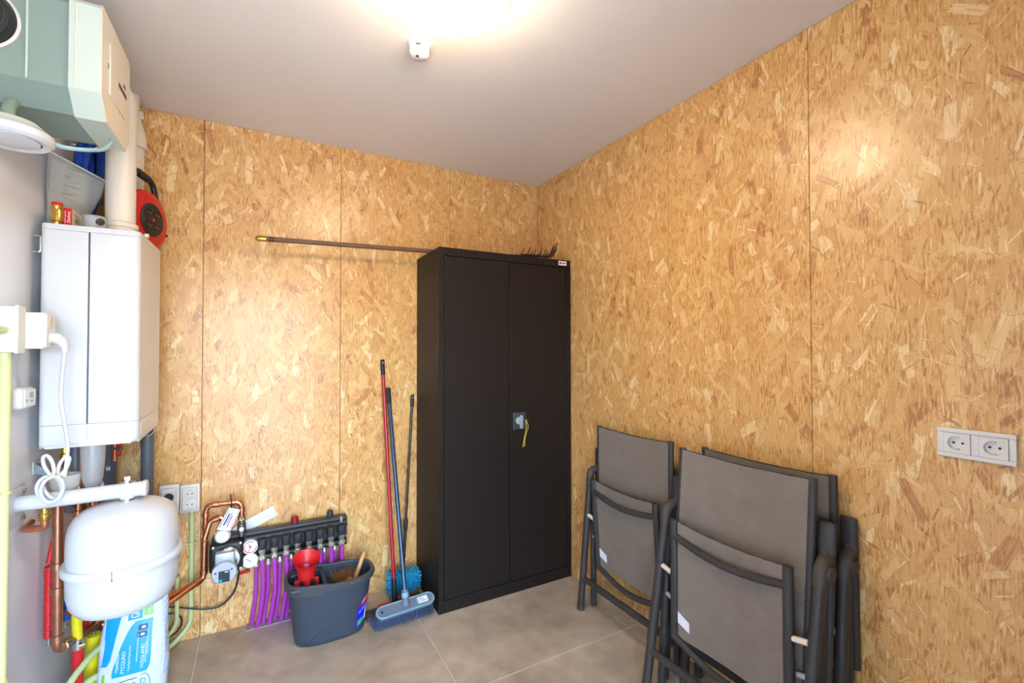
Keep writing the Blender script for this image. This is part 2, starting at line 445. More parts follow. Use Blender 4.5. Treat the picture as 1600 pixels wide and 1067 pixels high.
for (a, b) in ((YF-0.1, 1.418), (1.4186, YB)):
    make('ceiling_panel', box(B(), (XL, a, H), (XR, b, H+0.012), 0.0005, 1), M_CEIL, ce, smooth=0)
dl = struct('daylight_blocker_door', (0.55, YF, 0), 'unseen white door leaf added to keep daylight off the right wall')  # open leaf added out of view to shade the right wall from doorway daylight
make('blocker_leaf', box(B(), (0.532, YF+0.01, 0.008), (0.572, YF+0.98, DZ-0.01), 0.002, 1), M_WPLAS, dl)
for sd in (-1, 1):
    make('blocker_handle', tube(B(), fillet([(0.552+sd*0.02, YF+0.89, 1.05), (0.552+sd*0.065, YF+0.89, 1.05), (0.552+sd*0.065, YF+0.78, 1.05)], 0.012, 4), 0.009, 10), M_STEEL, dl)
gr = make('ground', box(B(), (-9, -14, -0.16), (9, YF-0.1, -0.06)), M_PAVE, smooth=0, kind='structure', label='pavement outside the doorway')

# ------------------------------------------------------------------ ceiling lamp, smoke alarm
t = thing('ceiling_lamp', (0.50, 1.30, H), 'lit round opal dome lamp on the ceiling', 'lamp')
make('lamp_base', lathe(B(), [(0.0, 0), (0.186, 0), (0.192, -0.006), (0.192, -0.040), (0.0, -0.040)], at((0.50, 1.30, H)), 48), M_WHITE, t)
make('lamp_shade', lathe(B(), [(0.180, -0.038), (0.187, -0.044), (0.184, -0.060), (0.172, -0.078), (0.148, -0.097), (0.108, -0.114), (0.057, -0.124), (0, -0.127)],
     at((0.50, 1.30, H)), 56), M_LAMP, t, label='glowing opal glass dome')
t = thing('smoke_alarm', (0.517, 1.655, H), 'small round white smoke alarm beside the ceiling lamp', 'smoke alarm')
make('alarm_base', lathe(B(), [(0, 0), (0.042, 0), (0.042, -0.012), (0.04, -0.016), (0, -0.016)], at((0.517, 1.655, H)), 36), M_WPLAS, t)
make('alarm_cover', lathe(B(), [(0.036, -0.016), (0.037, -0.034), (0.034, -0.046), (0.026, -0.053), (0, -0.055)], at((0.517, 1.655, H)), 36), M_WPLAS, t)
for k in range(3):
    a = -2.2+k*2.1
    bm = B(); tube(bm, [(0.517+0.0372*math.cos(a+q*0.09), 1.655+0.0372*math.sin(a+q*0.09), H-0.025) for q in range(6)], 0.0035, 6)
    make('vent_slot', bm, M_ELBOW, t)
make('test_button', lathe(B(), [(0, -0.054), (0.005, -0.054), (0.005, -0.057), (0, -0.057)], at((0.507, 1.645, H)), 12), M_BLACK, t)

# ------------------------------------------------------------------ wall sockets
MR = lambda p: basis(p, (0, -1, 0), (0, 0, 1), (-1, 0, 0))     # on the right wall
MBk = lambda p: basis(p, (1, 0, 0), (0, 0, 1), (0, -1, 0))     # on the back wall
def socket_insert(parent, M, cx, cy, w, h, z, rad, dep, hole=0.0028):
    n = 40; bm = B(); sq = []; ci = []; cb = []
    for k in range(n):
        a = 2*PI*k/n; c, s = math.cos(a), math.sin(a)
        q = min((w/2)/abs(c) if abs(c) > 1e-6 else 9, (h/2)/abs(s) if abs(s) > 1e-6 else 9)
        sq.append(bm.verts.new((cx+c*q, cy+s*q, z))); ci.append(bm.verts.new((cx+c*rad, cy+s*rad, z))); cb.append(bm.verts.new((cx+c*rad*0.93, cy+s*rad*0.93, z-dep)))
    lo = [bm.verts.new((v.co.x, v.co.y, z-0.006)) for v in sq]
    for k in range(n):
        k2 = (k+1) % n
        bm.faces.new((sq[k], sq[k2], ci[k2], ci[k])); bm.faces.new((ci[k], ci[k2], cb[k2], cb[k])); bm.faces.new((lo[k], lo[k2], sq[k2], sq[k]))
    bm.faces.new(cb)
    o = make('socket_insert', bm, M_WPLAS, parent, M, smooth=30)
    for s in (-1, 1):
        make('pin_hole', cyl(B(), (cx+s*0.0095, cy, z-dep), (cx+s*0.0095, cy, z-dep+0.0008), hole, seg=12), M_BLACK, o, M)
        make('earth_clip', box(B(), (cx-0.003, cy+s*rad*0.86-0.002, z-dep), (cx+0.003, cy+s*rad*0.86+0.002, z-0.004)), M_NICKEL, o, M)
    return o
y0 = 0.486; zc = 1.145
t = thing('double_socket', (XR, y0, zc-0.041), 'white horizontal double socket on the right wall', 'wall socket')
M = MR((XR, y0, zc))
bm = B()
for lo, hi in (((-0.079, 0.0278, 0), (0.079, 0.041, 0.010)), ((-0.079, -0.041, 0), (0.079, -0.0278, 0.010)), ((-0.079, -0.0285, 0), (-0.0645, 0.0285, 0.0099)), ((0.0645, -0.0285, 0), (0.079, 0.0285, 0.0099)), ((-0.0085, -0.0285, 0), (0.0085, 0.0285, 0.0099))):
    box(bm, lo, hi, 0.003, 2)
make('cover_frame', bm, M_WPLAS, t, M)
for s in (-1, 1):
    socket_insert(t, M, s*0.0365, 0, 0.0556, 0.0552, 0.0112, 0.0195, 0.0110, 0.0032)
# two surface boxes on the back wall
for cx, kind in ((-0.372, 'plug'), (-0.2905, 'double')):
    zc = 0.700 if kind == 'plug' else 0.692
    lab = 'white single surface socket with a black plug in it' if kind == 'plug' else 'white upright double surface socket above the green conduit'
    t = thing('surface_socket', (cx, YB, zc-0.067), lab, 'wall socket')
    M = MBk((cx, YB, zc))
    bm = B(); box(bm, (-0.0395, -0.067, 0), (0.0395, 0.067, 0.040), 0.006, 2)
    make('socket_box', bm, M_WPLAS, t, M)
    bm = B(); box(bm, (-0.031, -0.056, 0.038), (0.031, 0.056, 0.0455), 0.002, 1)
    make('socket_frame', bm, M_CARTON, t, M)
    bm = B(); box(bm, (-0.0265, -0.052, 0.043), (0.0265, 0.052, 0.0475), 0.001, 1)
    make('socket_plate', bm, M_WPLAS, t, M)
    for s in ((-1, 1) if kind == 'double' else (1,)):
        socket_insert(t, M, 0, s*0.0255 if kind == 'double' else 0.012, 0.052, 0.048, 0.052, 0.0195, 0.0035, 0.003)
t = thing('black_plug', (-0.372, YB-0.07, 0.69), 'round black mains plug in the single surface socket', 'plug')
M = MBk((-0.372, YB-0.049, 0.712))
make('plug_body', lathe(B(), [(0, 0.0), (0.0195, 0.0), (0.0205, 0.008), (0.018, 0.02), (0.012, 0.03), (0, 0.031)], M, 24), M_BLACK, t)
make('plug_cable', tube(B(), catmull([(-0.372, YB-0.077, 0.71), (-0.366, YB-0.085, 0.695), (-0.362, YB-0.07, 0.66), (-0.36, YB-0.03, 0.6), (-0.36, YB-0.02, 0.5)]), 0.004, 8), M_BLACK, t)

# ------------------------------------------------------------------ metal cabinet
cx0, cx1, cyf, cyb, cz = 0.838, 1.704, 2.331, 2.722, 1.9616
t = thing('metal_cabinet', ((cx0+cx1)/2, (cyf+cyb)/2, 0), 'tall black metal two-door cabinet in the corner', 'cabinet')
bm = B(); box(bm, (cx0, cyf+0.03, 0.0), (cx1, cyb, cz-0.002), 0.002, 1)
make('cabinet_body', bm, M_CABINET, t)
fw = 0.031; zb, zt = 0.066, cz-0.044
for lo, hi in (((cx0, cyf, 0), (cx0+fw, cyf+0.032, cz)), ((cx1-fw, cyf, 0), (cx1, cyf+0.032, cz)), ((cx0+fw, cyf, zt), (cx1-fw, cyf+0.032, cz)), ((cx0+fw, cyf, 0), (cx1-fw, cyf+0.032, zb))):
    make('cabinet_frame', box(B(), lo, hi, 0.0015, 1), M_CABINET, t)
mid = 1.2695; gap = 0.0028
for a, b in ((cx0+fw+gap, mid-0.0018), (mid+0.0018, cx1-fw-gap)):
    d = make('cabinet_door', box(B(), (a, cyf+0.002, zb+gap), (b, cyf+0.022, zt-gap), 0.002, 1), M_CABINET, t)
    if a > mid:
        M = MBk((1.336, cyf+0.002, 0.989))
        lp = make('lock_plate', box(B(), (-0.044, -0.050, 0), (0.044, 0.050, 0.004), 0.002, 1), mat('smoky_plastic', (70, 72, 80), 0.25), d, M)
        make('lock_knob', lathe(B(), [(0, 0.003), (0.022, 0.003), (0.021, 0.012), (0, 0.014)], M @ Matrix.Translation((-0.008, 0.002, 0)), 24), M_SILVER, d)
        bm = B(); box(bm, (-0.010, -0.042, 0.012), (0.012, 0.036, 0.030), 0.008, 3)
        make('turn_handle', bm, M_LCD, d, M)
    make('hinge_pin', cyl(B(), ((a+0.004 if a < mid else b-0.012), cyf, zt-0.008), ((a+0.004 if a < mid else b-0.012), cyf+0.003, zt-0.008), 0.003, seg=10), M_STEEL, d)
lb = make('maker_sticker', box(B(), (1.614, cyf-0.0008, 1.929), (1.674, cyf, 1.955)), M_PRINT, t, smooth=0, label='small white sticker with red and black print')
make('sticker_print', box(B(), (1.619, cyf-0.0014, 1.937), (1.637, cyf-0.0008, 1.948)), M_LRED, lb, smooth=0)
bm = B(); tube(bm, [(1.639+0.030*k/14, cyf-0.0013, 1.9425+0.0028*math.sin(k*1.9)) for k in range(15)], 0.0022, 6)
make('sticker_print', bm, M_PRINTDK, lb)
t = thing('door_key', (1.36, cyf-0.02, 0.85), 'small key on a yellow string loop in the cabinet lock', 'key')
make('key_blade', box(B(), (1.348, cyf-0.04, 0.996), (1.37, cyf-0.014, 1.001)), M_STEEL, t)
bm = B()
tube(bm, catmull([(1.357, cyf-0.034, 0.998), (1.362, cyf-0.03, 0.95), (1.366, cyf-0.012, 0.915), (1.358, cyf-0.008, 0.87), (1.352, cyf-0.008, 0.835)]), 0.0018, 6)
tube(bm, catmull([(1.357, cyf-0.034, 0.998), (1.376, cyf-0.03, 0.96), (1.377, cyf-0.012, 0.925), (1.366, cyf-0.008, 0.88), (1.364, cyf-0.008, 0.838)]), 0.0018, 6)
make('yellow_string', bm, M_YELSTR, t)

# ------------------------------------------------------------------ rake lying on the cabinet
t = thing('garden_rake', (0.8, 2.6, 1.95), 'long wooden-handled wire rake lying on top of the cabinet', 'rake')
p0, p1 = Vector((-0.01, 2.6, 1.9635)), Vector((1.32, 2.6, 2.003))
dv = (p1-p0).normalized()
make('rake_handle', tube(B(), [p0+dv*0.03, p1], 0.0125, 16), M_DARKWOOD, t)
make('handle_tip', lathe(B(), [(0.0, -0.014), (0.009, -0.012), (0.0145, 0.0), (0.0145, 0.034), (0.011, 0.038), (0.0, 0.038)], at(p0, dv), 18), M_BRASS, t, label='brass-coloured end cap')
for q in (0.05, 0.062):
    make('handle_ring', cyl(B(), p0+dv*q, p0+dv*(q+0.006), 0.0142), M_RUST, t)
make('rake_socket', cyl(B(), p1-dv*0.06, p1+dv*0.03, 0.0145, 0.008), M_RUST, t)
hub = p1+dv*0.03
random.seed(4)
for k in range(13):
    f = (k-6)/6.0
    ex = Vector((1.645-0.05*f*f+random.uniform(-0.01, 0.01), 2.5+0.13*f, 2.000+random.uniform(-0.006, 0.01)))
    tip = ex+Vector((0.03+random.uniform(-0.01, 0.012), 0.012*f, 0.058+random.uniform(-0.014, 0.026)))
    make('tine', tube(B(), fillet([hub, hub+(ex-hub)*0.6+Vector((0, 0, 0.006)), ex, tip], 0.012, 4), 0.0028, 6), M_RUST, t)
for k in range(4):
    x = 1.385+0.042*k
    make('tine', tube(B(), fillet([(x-0.06, 2.45, 1.985), (x, 2.40, 1.980), (x+0.022, 2.392, 2.026+0.008*(k % 2))], 0.008, 3), 0.0030, 6), M_RUST, t)
make('spreader_bar', tube(B(), catmull([(1.44, 2.40, 1.992), (1.47, 2.5, 2.012), (1.46, 2.60, 2.02), (1.49, 2.66, 2.03)]), 0.003, 6), M_RUST, t)

# ------------------------------------------------------------------ folding chairs
def chair(foot_x, y_left, lean, label, wk=1.0):
    W = lambda a, d, z: Vector((foot_x+d+lean*z, y_left-a*wk, z))
    t = thing('folding_chair', W(0.3, 0.05, 0), label, 'chair', 'folded garden chairs along the right wall')
    for a in (0.0, 0.585):
        s = 1 if a == 0 else -1
        p = fillet([W(a, 0.0, 0.004), W(a, 0.071, 0.735), W(a, 0.118, 0.752)], 0.04, 6)
        make('front_leg', tube(B(), [W(a, 0, 0.004), W(a, 0.067, 0.685)], 0.0185, 16), M_ALU, t)
        make('foot_cap', tube(B(), [W(a, -0.0005, 0.0), W(a, 0.004, 0.03)], 0.0193, 16), M_ELBOW, t)
        make('rear_leg', tube(B(), [W(a+s*0.004, 0.087, 0.004), W(a+s*0.004, 0.085, 0.69)], 0.0165, 16), M_ALU, t)
        make('elbow_joint', tube(B(), fillet([W(a, 0.066, 0.675), W(a, 0.072, 0.735), W(a+s*0.006, 0.117, 0.748)], 0.045, 8), 0.0215, 16), M_ELBOW, t)
        bm = B()
        lathe(bm, [(0, -0.006), (0.021, -0.006), (0.024, 0), (0.021, 0.006), (0, 0.006)], at(W(a-s*0.02, 0.085, 0.715), (0, 1, 0)), 20)
        make('pivot_cap', bm, M_ELBOW, t)
        # armrest blade folded upright
        b0, b1 = W(a+s*0.010, 0.122, 0.375), W(a+s*0.010, 0.122, 0.845)
        bm = B(); tube(bm, [b0, b1], 0.02, 20, flat=(0.0265, 0.013)); 
        ar = make('armrest', bm, M_ALU, t)
        bm = B(); tube(bm, [b1, b1+(b1-b0).normalized()*0.012], 0.02, 20, flat=(0.0255, 0.0125)); make('armrest_cap', bm, M_ALU, ar)
        make('bolt', lathe(B(), [(0, 0.0), (0.006, 0.0), (0.005, 0.003), (0, 0.004)], at(W(a+s*0.012, 0.108, 0.765), (-1, 0, 0)), 12), M_STEEL, ar)
        make('arm_link', tube(B(), [W(a+s*0.002, 0.10, 0.735), W(a+s*0.012, 0.114, 0.77)], 0.011, 10), M_ELBOW, ar)
        # spacers between leg and seat rail
        sa = a+s*0.056
        make('spacer', tube(B(), [W(a+s*0.016, 0.045, 0.505), W(sa+s*0.004, 0.045, 0.495)], 0.0095, 12), M_CARTON, t)
        make('spacer', tube(B(), [W(a+s*0.020, 0.075, 0.385), W(sa, 0.07, 0.38)], 0.009, 12), M_LCD, t)
    make('crossbar', tube(B(), [W(0.0, 0.016, 0.165), W(0.585, 0.016, 0.165)], 0.0155, 14), M_ALU, t)
    make('crossbar', tube(B(), [W(0.0, 0.087, 0.10), W(0.585, 0.087, 0.10)], 0.0135, 14), M_ALU, t)
    # backrest
    bd = lambda z: 0.098+0.004*(z-0.6)
    for a in (0.045, 0.540):
        make('backrest_rail', tube(B(), [W(a, bd(0.24), 0.24), W(a, bd(0.99), 0.99)], 0.015, 14, flat=(0.015, 0.0125)), M_ALU, t)
    def bk(u, v):
        a = 0.049+0.487*u; sag = math.sin(PI*u)
        z = 0.26+(0.986-0.012*sag-0.26)*v
        return W(a, bd(z)-0.0085+0.020*sag*(0.35+0.65*v), z)
    make('backrest_fabric', grid(B(), bk, 16, 14, 0.0025), FABRIC, t)
    make('fabric_hem', tube(B(), [bk(k/16, 1.0) for k in range(17)], 0.003, 8), M_ALU, t)
    # seat
    sd = lambda z: 0.030+0.036*(0.715-z)/0.48
    for a in (0.074, 0.511):
        make('seat_rail', tube(B(), [W(a, sd(0.235), 0.235), W(a, sd(0.715), 0.715)], 0.016, 14, flat=(0.017, 0.0135)), M_ALU, t)
    def st(u, v):
        a = 0.080+0.425*u; sag = math.sin(PI*u)
        z = 0.25+(0.712-0.02*sag-0.25)*v
        return W(a, sd(z)+0.003+0.012*sag, z)
    make('seat_fabric', grid(B(), st, 16, 12, 0.0025), FABRIC, t)
    make('fabric_hem', tube(B(), [st(k/16, 1.0) for k in range(17)], 0.003, 8), M_ALU, t)
    brace = [W(0.074+0.437*k/14, sd(0.65)-0.012*math.sin(PI*k/14), 0.652-0.026*math.sin(PI*k/14)) for k in range(15)]
    make('seat_brace', tube(B(), brace, 0.0135, 12), M_ALU, t)
    low = [W(0.074+0.437*k/14, sd(0.24)-0.004, 0.250-0.045*math.sin(PI*k/14)) for k in range(15)]
    make('seat_end_bar', tube(B(), low, 0.0135, 12), M_ALU, t)
    q = [st(0.02, 0.13), st(0.14, 0.085), st(0.14, 0.175), st(0.02, 0.225)]
    q = [p+Vector((-0.0045, 0, 0)) for p in q]
    make('care_tag', prism(B(), q, (0.001, 0, 0)), M_PAPER, t, smooth=0, label='white care tag')
    return t
chair(1.531, 2.012, 0.0, 'grey mesh folding chair standing alone next to the black cabinet')
chair(1.397, 1.402, 0.078, 'front grey mesh folding chair of the leaning pair', 1.05)
chair(1.578, 1.362, -0.012, 'grey mesh folding chair behind another, flat against the right wall')

# ------------------------------------------------------------------ mop bucket
bcx, bcy = 0.315, 2.452
def bucket_pt(ang, h, inset=0.0):
    """stadium-like section growing towards the rim; h 0..1"""
    e = 2.7; c, s = math.cos(ang), math.sin(ang)
    ax = 0.160+0.036*h-inset; ay = 0.086+0.030*h-inset
    x = ax*math.copysign(abs(c)**(2/e), c); y = ay*math.copysign(abs(s)**(2/e), s)
    rim = 0.287+0.012*(0.5-0.5*math.tanh(x/0.018-(-1.5)))
    bot = 0.0
    return Vector((bcx+x, bcy+y, bot+(rim-bot)*h))
t = thing('mop_bucket', (bcx, bcy, 0), 'oval anthracite mop bucket on the floor before the purple pipes', 'bucket')
bm = B(); n = 64; rows = []
for h, ins in [(0.0, 0.012), (0.012, 0.004), (0.04, 0.0)]+[(k/12, 0.0) for k in range(1, 13)]+[(1.0, 0.006), (0.9, 0.005), (0.5, 0.005), (0.06, 0.006), (0.03, 0.014)]:
    rows.append([bm.verts.new(bucket_pt(2*PI*k/n, h, ins)) for k in range(n)])
for A, Q in zip(rows, rows[1:]):
    for k in range(n): bm.faces.new((A[k], A[(k+1) % n], Q[(k+1) % n], Q[k]))
bm.faces.new(rows[0][::-1]); bm.faces.new(rows[-1])
make('bucket_body', bm, M_BUCKET, t)
bm = B(); rr = []
for h, ins, dz in ((1.0, -0.001, -0.026), (1.0, -0.011, -0.024), (1.0, -0.013, 0.0), (1.0, -0.008, 0.006), (1.0, 0.004, 0.006), (1.0, 0.006, -0.004)):
    rr.append([bm.verts.new(bucket_pt(2*PI*k/n, h, ins)+Vector((0, 0, dz+(-0.016 if (dz < -0.02 and 3.6 < 2*PI*k/n < 4.55) else 0)))) for k in range(n)])
for A, Q in zip(rr, rr[1:]):
    for k in range(n): bm.faces.new((A[k], A[(k+1) % n], Q[(k+1) % n], Q[k]))
make('bucket_rim', bm, M_BUCKIN, t)
seam = [bucket_pt(4.02+1.55*k/24, 0.02+0.70*(k/24), -0.0006) for k in range(25)]
make('mould_seam', tube(B(), seam, 0.0011, 5), M_BLACK, t)
hand = [bucket_pt(4.95+1.25*k/20, 1.0, -0.016)+Vector((0, 0, -0.004)) for k in range(21)]
make('bail_handle', tube(B(), hand+[bucket_pt(6.2+0.9*k/12, 1.0, -0.012)+Vector((0, 0, 0.006)) for k in range(1, 13)], 0.0024, 8), M_STEEL, t, label='thin bright wire handle folded onto the rim')
# label wrapped on the bucket
LA0, LA1 = 5.32, 5.86
def lab(u, v, off=0.0008):
    a = LA0+(LA1-LA0)*u; h = 0.10+0.56*v
    return bucket_pt(a, h, -off)
def lab_patch(name, u0, u1, v0, v1, m, off, slope=0.0, top=0.0):
    return make(name, grid(B(), lambda u, v: lab(u0+(u1-u0)*u, v0+slope*u+(v1+top*u-v0-slope*u)*v, off), 10, 6), m, LBL)
LBL = make('bucket_label', grid(B(), lambda u, v: lab(u, 0.0+0.18*u+(0.62+0.36*u-0.18*u)*v, 0.0008), 12, 8), M_LBLUE, t, label='blue and red printed label')
lab_patch('label_print', 0.10, 1.0, 0.66, 0.66, M_LRED, 0.0014, 0.06, 0.36)
lab_patch('label_print', 0.08, 0.62, 0.05, 0.22, M_LGREEN, 0.0014, 0.1, 0.1)
lab_patch('label_print', 0.74, 1.0, 0.16, 0.5, M_GAUGE, 0.0014, 0.03, 0.1)
def lab_text(s, size, u, v, asp=1.0):
    L = 0.105
    return make('label_lettering', text_bm(s, size, fn=lambda x, y: lab(u+x/L, v+y/0.17+0.26*x/L, 0.002)), M_PRINT, LBL, smooth=0)
lab_text('vileda', 0.026, 0.55, 0.84); lab_text('ULTRAMAT', 0.0165, 0.52, 0.58)
# wringer
wc = Vector((0.205, 2.437, 0))
t = thing('mop_wringer', (wc.x, wc.y, 0.26), 'red funnel-shaped wringer clipped into the mop bucket', 'mop wringer')
bm = B(); rings = []; n = 32
for r, z, sl in ((0.030, 0.262, 0), (0.034, 0.285, 0), (0.041, 0.335, 0.0), (0.048, 0.365, 0.010), (0.060, 0.392, 0.024), (0.062, 0.393, 0.024), (0.055, 0.382, 0.022), (0.044, 0.36, 0.008), (0.036, 0.32, 0), (0.029, 0.275, 0)):
    rings.append([bm.verts.new((wc.x+r*math.cos(2*PI*k/n), wc.y+r*0.85*math.sin(2*PI*k/n), z+sl*(0.25+math.sin(2*PI*k/n)))) for k in range(n)])
for A, Q in zip(rings, rings[1:]):
    for k in range(n): bm.faces.new((A[k], A[(k+1) % n], Q[(k+1) % n], Q[k]))
bm.faces.new(rings[-1])
make('wringer_funnel', bm, M_RED, t)
make('wringer_core', lathe(B(), [(0, 0.28), (0.02, 0.28), (0.018, 0.345), (0.012, 0.36), (0, 0.362)], Matrix.Translation((wc.x, wc.y+0.004, 0)), 20), M_REDDK, t)
make('core_button', lathe(B(), [(0.006, 0.361), (0.014, 0.352), (0.013, 0.366), (0.007, 0.37), (0, 0.37)], Matrix.Translation((wc.x, wc.y+0.004, 0)), 20), M_PINK, t)
for k in range(10):
    a = 2*PI*k/10
    make('wringer_rib', box(B(), (-0.004, 0.030, 0.255), (0.004, 0.056, 0.305), 0.001, 1), M_RED if k % 2 else M_BLACK, t, Matrix.Translation((wc.x, wc.y, 0)) @ Matrix.Rotation(a, 4, 'Z'))
bm = B()
tube(bm, fillet([(wc.x-0.07, wc.y-0.082, 0.288), (wc.x+0.075, wc.y-0.098, 0.288), (wc.x+0.075, wc.y+0.098, 0.288), (wc.x-0.07, wc.y+0.082, 0.288)], 0.03, 5), 0.008, 8)
make('wringer_frame', bm, M_BUCKIN, t)
make('wringer_partition', prism(B(), [(wc.x+0.072, wc.y-0.085, 0.20), (wc.x+0.072, wc.y+0.085, 0.20), (wc.x+0.078, wc.y+0.098, 0.295), (wc.x+0.078, wc.y-0.098, 0.295)], (0.005, 0, 0)), M_BUCKIN, t, smooth=0)
# hand brush in the bucket
t = thing('hand_brush', (0.42, 2.48, 0.12), 'wooden-handled coir hand brush standing in the mop bucket', 'brush')
hb0, hb1 = Vector((0.415, 2.475, 0.17)), Vector((0.490, 2.50, 0.346))
make('brush_handle', tube(B(), [hb0, hb0.lerp(hb1, 0.3), hb0.lerp(hb1, 0.7), hb1-(hb1-hb0)*0.03, hb1], [0.011, 0.0125, 0.0115, 0.0095, 0.005], 14, flat=None), M_WOOD, t)
make('brush_block', box(B(), (-0.045, -0.022, -0.012), (0.03, 0.022, 0.012), 0.006, 2), M_WOOD, t, basis((0.392, 2.465, 0.232), (0.85, 0.1, 0.5), (-0.1, 1, 0), (-0.5, 0, 0.86)))
random.seed(3); bm = B()
for k in range(170):
    p = Vector((0.37+random.uniform(-0.03, 0.05), 2.465+random.uniform(-0.022, 0.022), 0.235))
    d = Vector((random.uniform(-0.035, 0.045), random.uniform(-0.03, 0.03), random.uniform(0.03, 0.068)))
    tube(bm, [p, p+d], [0.0010, 0.0005], 3, caps=False)
make('bristles', bm, M_BRBR, t, kind='stuff')

# ------------------------------------------------------------------ broom, mops
t = thing('push_broom', (0.665, 2.37, 0), 'blue-grey broom with soft bristles leaning beside the bucket', 'broom')
bc = Vector((0.664, 2.338, 0.092)); top = Vector((0.652, 2.672, 1.186))
ax = Vector((-0.02, -0.50, 0.86)).normalized(); bx = Vector((1, 0.05, 0)); bx = (bx-ax*bx.dot(ax)).normalized(); by = ax.cross(bx); pax = (top-bc).normalized()
Mb = basis(bc, bx, by, ax)
def stadium(bm, L, R, z0, z1, n=12):
    pts = [(L/2-R+R*math.cos(-PI/2+PI*k/n), R*math.sin(-PI/2+PI*k/n), z0) for k in range(n+1)]+[(-L/2+R+R*math.cos(PI/2+PI*k/n), R*math.sin(PI/2+PI*k/n), z0) for k in range(n+1)]
    return prism(bm, pts, (0, 0, z1-z0))
hd = make('broom_head', stadium(B(), 0.295, 0.029, -0.012, 0.012), M_BROOM, t, Mb)
bm = B(); pts = [(0.1475-0.029+0.0295*math.cos(-PI/2+PI*k/12), 0.0295*math.sin(-PI/2+PI*k/12), 0.010) for k in range(13)]+[(-0.1475+0.029+0.0295*math.cos(PI/2+PI*k/12), 0.0295*math.sin(PI/2+PI*k/12), 0.010) for k in range(13)]
tube(bm, pts, 0.0042, 8, closed=True)
make('rubber_trim', bm, M_TEAL, hd, Mb)
make('hang_hole', lathe(B(), [(0, 0.0121), (0.006, 0.0121), (0.006, 0.0128), (0, 0.0128)], Mb @ Matrix.Translation((-0.122, 0, 0)), 14), M_BLACK, hd)
sk = make('broom_sticker', box(B(), (0.065, -0.016, 0.012), (0.115, 0.018, 0.0128)), M_PAPER, hd, Mb, smooth=0, label='white sticker with blue edge')
make('sticker_print', box(B(), (0.056, -0.016, 0.012), (0.066, 0.018, 0.0130)), M_TEAL, sk, Mb, smooth=0)
for q in range(3):
    make('sticker_print', box(B(), (0.072, -0.008+0.009*q, 0.0128), (0.108-0.01*q, -0.0055+0.009*q, 0.0132)), M_PRINTDK, sk, Mb, smooth=0)
b0 = Mb @ Vector((0, 0, 0.008))
make('broom_socket', tube(B(), [b0, b0+pax*0.03, b0+pax*0.075], [0.022, 0.0165, 0.0155], 18), M_BROOM, t)
make('socket_collar', tube(B(), [b0+pax*0.038, b0+pax*0.060], 0.0185, 18), M_TEAL, t)
make('broom_pole', tube(B(), [b0+pax*0.06, top-pax*0.085], 0.0115, 16), M_BLUEPOLE, t)
make('pole_grip', tube(B(), [top-pax*0.09, top-pax*0.004, top], [0.0135, 0.0135, 0.010], 16), M_BLACK, t)
random.seed(5); bm = B()
for i in range(30):
    for j in range(6):
        for rep in range(4):
            x = -0.138+0.276*i/29+random.uniform(-0.002, 0.002); y = -0.023+0.046*j/5+random.uniform(-0.002, 0.002)
            p = Mb @ Vector((x, y, -0.008))
            ex = x+0.16*x*1.1+random.uniform(-0.004, 0.004); ey = y*1.5+random.uniform(-0.004, 0.004)
            q = Mb @ Vector((ex, ey, -0.125))
            f = (p.z-0.001)/(p.z-q.z) if q.z < 0.001 else 1.0
            q = p.lerp(q, min(1.0, f))
            tube(bm, [p, q], [0.0013, 0.0009], 3, caps=False)
make('bristles', bm, M_BRISTLE, t, kind='stuff')
# flat mop with red pole
t = thing('flat_mop', (0.64, 2.49, 0), 'flat mop with a red telescopic pole and grey plate', 'mop')
Mm = basis((0.652, 2.510, 0.003), Vector((1, 0.17, 0)).normalized(), Vector((-0.17, 1, 0)).normalized(), (0, 0, 1))
for s in (-1, 1):
    pl = make('mop_plate', box(B(), (0.045 if s > 0 else -0.168, -0.042, 0), (0.168 if s > 0 else -0.045, 0.040, 0.018), 0.006, 2), M_BUCKIN, t, Mm)
    make('plate_clip', box(B(), (s*0.105-0.025, -0.03, 0.016), (s*0.105+0.025, 0.015, 0.024), 0.004, 1), M_BLACK, pl, Mm)
    make('red_latch', box(B(), (s*0.066-0.022, -0.022, 0.012), (s*0.066+0.022, 0.022, 0.040), 0.009, 2), M_RED, t, Mm)
make('plate_lettering', text_bm('VILEDA', 0.016, M=Mm @ Matrix.Translation((0.105, -0.010, 0.0245))), M_PRINT, t, smooth=0)
make('mop_hub', box(B(), (-0.045, -0.03, 0.004), (0.045, 0.03, 0.03), 0.007, 2), M_RED, t, Mm)
m0, m1 = Vector((0.654, 2.512, 0.035)), Vector((0.628, 2.712, 1.349)); ma = (m1-m0).normalized()
make('pole_joint', tube(B(), [m0, m0+ma*0.05, m0+ma*0.12], [0.015, 0.0135, 0.012], 14), M_BLACK, t)
make('mop_pole', tube(B(), [m0+ma*0.11, m1-ma*0.085], 0.0098, 16), M_REDDK, t)
make('pole_grip', tube(B(), [m1-ma*0.09, m1-ma*0.003, m1], [0.0118, 0.0118, 0.009], 16), M_BLACK, t)
make('grip_eye', cyl(B(), m1-ma*0.018+Vector((0, -0.0122, 0)), m1-ma*0.018+Vector((0, -0.0095, 0)), 0.005, seg=12), M_LCD, t)
